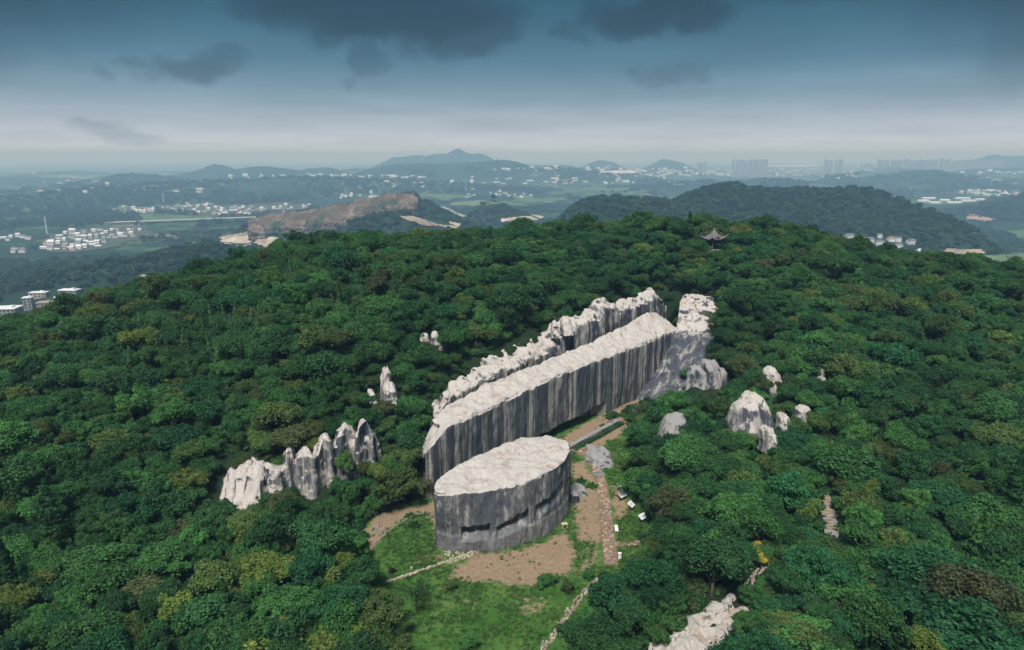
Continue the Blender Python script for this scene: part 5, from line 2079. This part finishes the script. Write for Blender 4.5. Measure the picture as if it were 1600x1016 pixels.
# --- small houses
M_WALL = flat_mat('whitewash', (.80, .79, .77), .8, .08, .1)
M_ROOF_G = flat_mat('grey_tile_roof', (.16, .17, .19), .8, .2, .3)
M_ROOF_R = flat_mat('red_tile_roof', (.32, .17, .13), .8, .2, .3)
M_ROOF_W = flat_mat('white_sheet_roof', (.78, .78, .78), .6, .06, .1)
M_WIN = flat_mat('window_dark', (.05, .06, .07), .3, .1)


def house_mesh(name, w, d, h, rh, roof, storeys=2):
    mb = MB()
    mb.box(0, 0, h / 2 - 1, w, d, h + 2, m=0)
    e = .5
    a, b = w / 2 + e, d / 2 + e
    mb.add([(-a, -b, h), (a, -b, h), (a, 0, h + rh), (-a, 0, h + rh)], [(0, 1, 2, 3)], 1)
    mb.add([(-a, b, h), (a, b, h), (a, 0, h + rh), (-a, 0, h + rh)], [(3, 2, 1, 0)], 1)
    mb.add([(-w / 2, -d / 2, h), (-w / 2, d / 2, h), (-w / 2, 0, h + rh * .95)], [(0, 2, 1)], 0)
    mb.add([(w / 2, -d / 2, h), (w / 2, d / 2, h), (w / 2, 0, h + rh * .95)], [(0, 1, 2)], 0)
    for s in range(storeys):
        for i in range(3):
            mb.box((i - 1) * w * .3, -d / 2 - .01, 1.6 + s * 3.0, w * .13, .12, 1.3, m=2)
    return mb.mesh(name, [M_WALL, roof, M_WIN])


HM = [house_mesh('house', 11, 9, 6.5, 2.2, M_ROOF_G), house_mesh('house', 14, 9, 6.2, 2.4, M_ROOF_G), house_mesh('house', 10, 8, 4, 2.0, M_ROOF_R, 1), house_mesh('house', 12, 10, 9, 2.4, M_ROOF_W, 3),
      house_mesh('house', 17, 8, 4, 1.8, M_ROOF_W, 1)]
villages = [
    ([(68, 376), (110, 362), (150, 360), (228, 354), (240, 362), (200, 372), (165, 376), (160, 388), (110, 394), (80, 392)], 105, 'in the nearer village on the left', 330),
    ([(6, 372), (62, 366), (66, 372), (10, 380)], 10, 'in the row at the left edge of the far plain', 330),
    ([(12, 392), (44, 386), (46, 394), (14, 398)], 5, 'below the row at the left edge', 330),
    ([(172, 330), (196, 324), (245, 326), (243, 334), (190, 335)], 28, 'in the hamlet left of the long white village', 330),
    ([(256, 324), (300, 317), (340, 322), (420, 324), (482, 319), (486, 324), (440, 333), (380, 338), (330, 338), (300, 332), (262, 332)], 120, 'in the long white village beyond the fields', 330),
    ([(520, 306), (590, 301), (592, 308), (540, 312)], 20, 'in the hamlet behind the brown quarry ridge', 330),
    ([(765, 300), (812, 300), (830, 308), (822, 312), (775, 309)], 24, 'in the hamlet above the cone hill', 330),
    ([(722, 305), (745, 304), (748, 308), (725, 309)], 6, 'beside the rice fields left of the cone hill', 330),
    ([(1324, 379), (1360, 374), (1430, 375), (1428, 388), (1380, 392), (1326, 388)], 24, 'in the near hamlet behind the right ridge', 330),
    ([(1495, 302), (1540, 296), (1590, 300), (1585, 308), (1530, 306)], 45, 'in the village at the right edge of the plain', 330),
]
cnt = 0
extra = []
hr = random.Random(12)
for poly, n, where, tm in villages:
    P_ = np.array(poly, float)
    got = []
    tries = 0
    while len(got) < n and tries < 6000:
        tries += 1
        a, b = hr.uniform(P_[:, 0].min(), P_[:, 0].max()), hr.uniform(P_[:, 1].min(), P_[:, 1].max())
        if in_poly(a, b, P_):
            got.append((a, b))
    gx, gy, gz, dn = ground_at([g[0] for g in got], [g[1] for g in got], tm)
    acc = []
    for x, y, z in zip(gx, gy, gz):
        # rows of houses facing south
        x = round(x / 15) * 15 + hr.uniform(-2, 2)
        y = round(y / 24) * 24 + hr.uniform(-3, 3)
        if any(abs(x - q[0]) < 12 and abs(y - q[1]) < 14 for q in acc):
            continue
        acc.append((x, y))
        z = float(height(x, y)[0])
        k = hr.choice((0, 0, 1, 1, 2, 3, 3, 4))
        if cnt < 292:
            o = link('village_house', HM[k], None, (x, y, z))
            o.rotation_euler = (0, 0, hr.uniform(-.18, .18) + .1)
            s = hr.uniform(.65, 1.05)
            o.scale = (s, s, s)
            rf = ('grey', 'long grey', 'low red', 'white', 'low white')[k]
            tag(o, '%s roofed white house %s' % (rf, where) if k != 3 else 'tall pale roofed house ' + where, 'house', 'houses ' + where)
            cnt += 1
        else:
            extra.append((x, y, z, k))
print('houses', cnt, 'extra', len(extra))

# scattered farmsteads much farther away, one mass
ex = []
er = np.random.default_rng(99)
for cxp, cyp, sx_, sy_, n in ((60, 296, 50, 3, 12), (470, 275, 40, 1.5, 22), (600, 277, 30, 1, 22), (690, 286, 50, 4, 26), (940, 283, 50, 3, 24), (1010, 273, 60, 2.5, 44), (1190, 273, 70, 2.5, 60), (1250, 267, 60, 2, 50),
                              (880, 264, 60, 2, 30), (1100, 267, 40, 2, 30), (1560, 270, 30, 1.5, 14), (380, 277, 30, 1.5, 10), (250, 300, 60, 2, 10), (130, 285, 60, 2, 8), (30, 270, 40, 2, 8), (820, 283, 60, 4, 16)):
    if not n:
        continue
    a, b = er.normal(cxp, sx_, n), er.normal(cyp, sy_, n)
    gx, gy, gz, dn = ground_at(a, np.maximum(b, 252), 330)
    ex += [(x, y, z) for x, y, z, q in zip(gx, gy, gz, dn) if q and np.hypot(x, y) > 900]
ex += [e[:3] for e in extra]
ex = np.array(ex)
es = er.uniform(.8, 1.3, len(ex)) * np.clip(np.hypot(ex[:, 0], ex[:, 1]) / 5500, 1, 1.8)
scatter('distant_houses', ex, er.uniform(-.3, .3, len(ex)), np.column_stack([es * er.uniform(.8, 2.4, len(ex)), es, es]), er.integers(0, 5, len(ex)), src_collection('farmsteads', HM), 'scattered houses far out on the plain')

# --- long white sheds by the right hill
for i, (a, b, w, d) in enumerate(((1450, 311, 62, 17), (1442, 315, 50, 15), (1475, 314, 44, 15), (1503, 311, 70, 18), (1512, 315, 66, 16), (1490, 318, 60, 14), (1460, 318, 46, 12), (1530, 313, 40, 14))):
    gx, gy, gz, _ = ground_at([a], [b], 330)
    r_ = empty('long_shed', (float(gx[0]), float(gy[0]), float(gz[0])), .06)
    tag(r_, ('long white roofed shed on the plain right of the dark wooded hill, number %s in from the left' % ['four', 'one', 'five', 'seven', 'eight', 'six', 'two', 'nine'][i]).replace('number ', ''), 'shed', 'white sheds right of the wooded hill')
    r_['label'] = 'white roofed shed right of the wooded hill, ' + ['upper left of the group', 'lower left of the group', 'upper middle of the group', 'upper right of the group, longest', 'lower right of the group', 'lower middle of the group',
                                                                   'lowest and smallest of the group', 'farthest right of the group'][i]
    mb = MB(); mb.box(0, 0, 2, w, d, 6); mb.build('wall', M_WALL, r_)
    mb = MB()
    for s in (-1, 1):
        vs = [(-w / 2 - 1, s * (d / 2 + 1), 5.0), (w / 2 + 1, s * (d / 2 + 1), 5.0), (w / 2 + 1, 0, 8.0), (-w / 2 - 1, 0, 8.0)]
        mb.add(vs, [(0, 1, 2, 3) if s < 0 else (3, 2, 1, 0)])
    mb.build('roof', M_ROOF_W, r_)

# --- buildings glimpsed at the lower left beyond the ridge
M_CONC = flat_mat('weathered_concrete', (.30, .285, .28), .9, .2, .2)
M_PINK = flat_mat('pinkish_render', (.42, .32, .27), .9, .2, .2)


def big_building(px, row, w, d, h, mat, label, rows, cols, rz=.1, roof=M_ROOF_W, name='flat_roofed_building'):
    gx, gy, gz, _ = ground_at([px], [row], 330)
    r_ = empty(name, (float(gx[0]), float(gy[0]), float(gz[0])), rz)
    tag(r_, label, 'building')
    mb = MB(); mb.box(0, 0, h / 2 - 2, w, d, h + 4); wl = mb.build('wall', mat, r_)
    mb = MB()
    mb.box(0, 0, h + .35, w + 1.2, d + 1.2, .7)
    mb.box(w * .2, 0, h + 1.4, w * .2, d * .4, 1.6)
    mb.build('roof', roof, r_)
    for j in range(rows):
        for i in range(cols):
            mb = MB()
            mb.box(0, 0, 0, w / cols * .5, .2, h / rows * .5)
            q = mb.build('window', M_WIN, r_, loc=((i + .5) * w / cols - w / 2, -d / 2 - .06, (j + .55) * h / rows))
            mb = MB()
            mb.box(0, 0, -h / rows * .28, w / cols * .56, .4, .15)
            mb.build('sill', mat, q)
    return r_


big_building(12, 491, 24, 18, 7, M_CONC, 'broad pale flat roofed building at the left edge beyond the ridge', 2, 6, .15)
big_building(46, 482, 8, 8, 12, M_CONC, 'narrow grey tower-like building between the pale and the pinkish one', 4, 2, .3)
big_building(73, 481, 15, 10, 6, M_PINK, 'pinkish stepped building beyond the left ridge', 2, 4, .2, M_PINK)
big_building(62, 464, 17, 8, 5, M_PINK, 'cream low building behind the pinkish stepped one', 2, 4, .1)
big_building(110, 460, 20, 10, 5, M_CONC, 'white roofed building among trees, lower left plain', 2, 6, -.05)
big_building(92, 480, 5, 5, 11, M_WALL, 'small white chimney-like block right of the pinkish building', 3, 1, .3)

# --- elevated road across the plain
def viaduct(p0, p1, label, h=9, n=26):
    a = [float(v[0]) for v in ground_at([p0[0]], [p0[1]], 330)[:3]]
    b = [float(v[0]) for v in ground_at([p1[0]], [p1[1]], 330)[:3]]
    L = math.hypot(b[0] - a[0], b[1] - a[1])
    an = atan2(b[1] - a[1], b[0] - a[0])
    r_ = empty('viaduct', a, an)
    tag(r_, label, 'viaduct')
    mb = MB(); mb.box(L / 2, 0, h, L, 14, 1.6); mb.build('deck', M_ROAD, r_)
    for s in (-1, 1):
        mb = MB(); mb.box(L / 2, s * 7.1, h + 1.2, L, .4, 1.0); mb.build('parapet', M_WALL, r_)
    for i in range(n):
        mb = MB(); mb.box(0, 0, h / 2 - 6, 2.0, 8, h + 10.5)
        mb.build('pier', M_CONC, r_, loc=((i + .5) * L / n, 0, 0))


viaduct((690, 328), (905, 325), 'pale elevated road crossing the plain behind the cone hill', 10, 22)
viaduct((165, 352), (400, 343), 'long straight elevated road below the long white village', 7, 30)

# --- lattice masts
def mast(px, row, top_row, label):
    gx, gy, gz, _ = ground_at([px], [row], 330)
    x, y, z = float(gx[0]), float(gy[0]), float(gz[0])
    H_ = aty(px, top_row, y)[2] - z
    r_ = empty('lattice_mast', (x, y, z))
    tag(r_, label, 'mast', 'lattice masts on the plain')
    mb = MB()
    w0, w1 = H_ * .05, H_ * .012
    for i in range(4):
        a = pi / 4 + i * pi / 2
        mb.tube((w0 * cos(a), w0 * sin(a), 0), (w1 * cos(a), w1 * sin(a), H_), .42, .25, 4)
    for k in range(10):
        t, t2 = k / 10, (k + 1) / 10
        q, q2 = w0 + (w1 - w0) * t, w0 + (w1 - w0) * t2
        for i in range(4):
            a, b = pi / 4 + i * pi / 2, pi / 4 + (i + 1) * pi / 2
            mb.tube((q * cos(a), q * sin(a), t * H_), (q2 * cos(b), q2 * sin(b), t2 * H_), .2, .2, 3)
    mb.build('lattice', M_ROOF_W, r_)
    for zz in (.78, .9):
        mb = MB(); mb.box(0, 0, zz * H_, H_ * .16, .5, .5); mb.build('cross_arm', M_ROOF_W, r_)


mast(74, 366, 338, 'lattice mast above the row of houses at the far left')
mast(256, 319, 302, 'lattice mast over the hamlet left of the long white village')
mast(868, 292, 268, 'pale lattice mast far out above the cone hill')
mast(728, 297, 280, 'thin lattice mast in the middle of the plain')

# --- apartment towers on the skyline
M_TOWER = flat_mat('tower_render', (.20, .22, .26), .85, .1, .01)
M_TOWER2 = flat_mat('tower_render_light', (.30, .31, .34), .85, .1, .01)


def tower_mesh(name, w, d, h, mat):
    mb = MB()
    mb.box(0, 0, h / 2 - 15, w, d, h + 30)
    mb.box(-w * .22, 0, h + 3, w * .25, d * .6, 6)
    mb.box(w * .22, 0, h + 3, w * .25, d * .6, 6)
    for s in (-1, 1):
        mb.box(s * w * .25, -d / 2 - 1, h / 2, w * .16, 2, h * .96, m=1)
    for k in range(1, 12):
        mb.box(0, -d / 2 - .3, h * k / 12, w * 1.01, 1.0, 1.2, m=1)
    return mb.mesh(name, [mat, M_TOWER2])


TM = [tower_mesh('tower', 34, 20, 128, M_TOWER), tower_mesh('tower', 28, 20, 134, M_TOWER), tower_mesh('tower', 40, 18, 120, M_TOWER)]
tr = random.Random(5)
for (x0, x1, n, dist, row, where) in ((1090, 1104, 3, 6700, 253, 'in the low group left of the blocks on the skyline'), (1145, 1200, 12, 6500, 250.5, 'in the dense group on the skyline right of centre'),
                                      (1287, 1319, 7, 6500, 251, 'in the small pair of groups on the right skyline'), (1344, 1366, 4, 7000, 255, 'low at the left end of the long skyline row'),
                                      (1371, 1572, 40, 6500, 249.5, 'in the long row on the right skyline')):
    for i in range(n):
        a = x0 + (x1 - x0) * (i + .5) / n + tr.uniform(-1, 1)
        if 1300.5 < a < 1303.5:
            continue
        rw = row + tr.uniform(-.6, 1.3)
        x, y, zt = aty(a, rw, dist + tr.uniform(-250, 250))
        zb = float(height(x, y)[0])
        k = tr.randrange(3)
        o = link('apartment_tower', TM[k], None, (x, y, zb))
        o.rotation_euler = (0, 0, -atan2(x, y) + tr.uniform(-.15, .15))
        s = (zt - zb) / (130.0)
        o.scale = (.74, .74, s)
        tag(o, 'hazy grey apartment tower ' + where, 'tower', 'apartment towers ' + where)

# --- woods of the plain and the far hills, one mass
def far_woods():
    r = np.random.default_rng(44)
    X, Y, S = [], [], []
    # ring sectors: near ones denser
    for r0, r1, step, s0 in ((330, 800, 8.5, 1.5), (800, 1700, 9.0, 1.75), (1700, 2900, 17, 2.5), (2900, 4800, 30, 3.6)):
        n = int((r1 * r1 - r0 * r0) * 1.52 / 2 / step ** 2)
        rad = np.sqrt(r.uniform(r0 * r0, r1 * r1, n))
        a = r.uniform(-.76, .76, n)
        X.append(rad * np.sin(a)); Y.append(rad * np.cos(a)); S.append(s0 * r.uniform(.6, 1.3, n))
    X, Y, S = map(np.concatenate, (X, Y, S))
    Z = height(X, Y)
    rr = np.hypot(X, Y)
    base = PLAIN - rr ** 2 / (2 * 6.371e6)
    hillm = (Z - base) > 9
    w = fbm(X / 420, Y / 420, octaves=4, seed=101) + .55 * fbm(X / 70, Y / 70, octaves=2, seed=102)
    a, b, _ = project(X, Y, Z)
    thr = np.where((a < 620) & (rr < 1450), -.75, 0.02)
    keep = hillm & (rr < 2900) | (w > thr)
    # on hills some slopes thin out
    for poly, *_ in villages:
        P_ = np.array(poly, float)
        c = P_.mean(0)
        keep &= ~in_poly(a, b, (P_ - c) * 1.08 + c)
    for poly in ([(342, 370), (430, 360), (540, 350), (545, 357), (470, 366), (430, 374), (420, 392), (345, 388)], [(388, 358), (396, 348), (470, 338), (540, 325), (640, 310), (650, 322), (600, 328), (540, 346), (470, 356)],
                 [(620, 339), (660, 341), (722, 352), (720, 360), (664, 359)], [(778, 342), (852, 336), (848, 350), (782, 350)], [(655, 305), (735, 304), (735, 314), (655, 314)],
                 [(700, 315), (780, 312), (800, 320), (735, 326)], [(790, 306), (892, 309), (890, 317), (815, 323)], [(1492, 400), (1610, 396), (1610, 430), (1510, 418)], [(1545, 360), (1610, 356), (1610, 380)],
                 [(1425, 306), (1545, 304), (1545, 322), (1425, 322)], [(215, 334), (345, 340), (345, 347), (225, 352)], [(0, 462), (120, 448), (135, 490), (0, 500)], [(1468, 388), (1545, 388), (1545, 404), (1468, 404)]):
        keep &= ~in_poly(a, b, np.array(poly, float))
    # what the near ridge hides, or lies outside the view, can be left out
    keep &= (a > -120) & (a < 1720)
    X, Y, Z, S = X[keep], Y[keep], Z[keep], S[keep]
    n = len(X)
    print('far woods', n)
    scatter('distant_woods', np.column_stack([X, Y, Z - 1.0]), r.uniform(0, 6.28, n), np.column_stack([S, S, S * r.uniform(.8, 1.25, n)]), r.integers(0, len(FAR_CROWNS), n),
            src_collection('far_crowns', FAR_CROWNS), 'woods and tree belts on the plain and the far hills')


far_woods()

# ------------------------------------------------------------------ haze
HAZE_DENSITY = 2.2e-4
hz = MB()
hz.box(0, 14000, (158 - 420) / 2, 60000, 60000, 578)
ho = hz.build('haze', [])
tag(ho, 'blue grey haze filling the air over the plain', None, None, 'stuff')
hm = bpy.data.materials.new('haze_air')
hm.use_nodes = True
hm.node_tree.nodes.clear()
po = hm.node_tree.nodes.new('ShaderNodeOutputMaterial')
pvn = hm.node_tree.nodes.new('ShaderNodeVolumePrincipled')
pvn.inputs['Color'].default_value = (.42, .68, 1.0, 1)
pvn.inputs['Absorption Color'].default_value = (.78, .82, 1, 1)
pvn.inputs['Density'].default_value = HAZE_DENSITY
pvn.inputs['Anisotropy'].default_value = 0.0
hm.node_tree.links.new(pvn.outputs[0], po.inputs['Volume'])
ho.data.materials.append(hm)
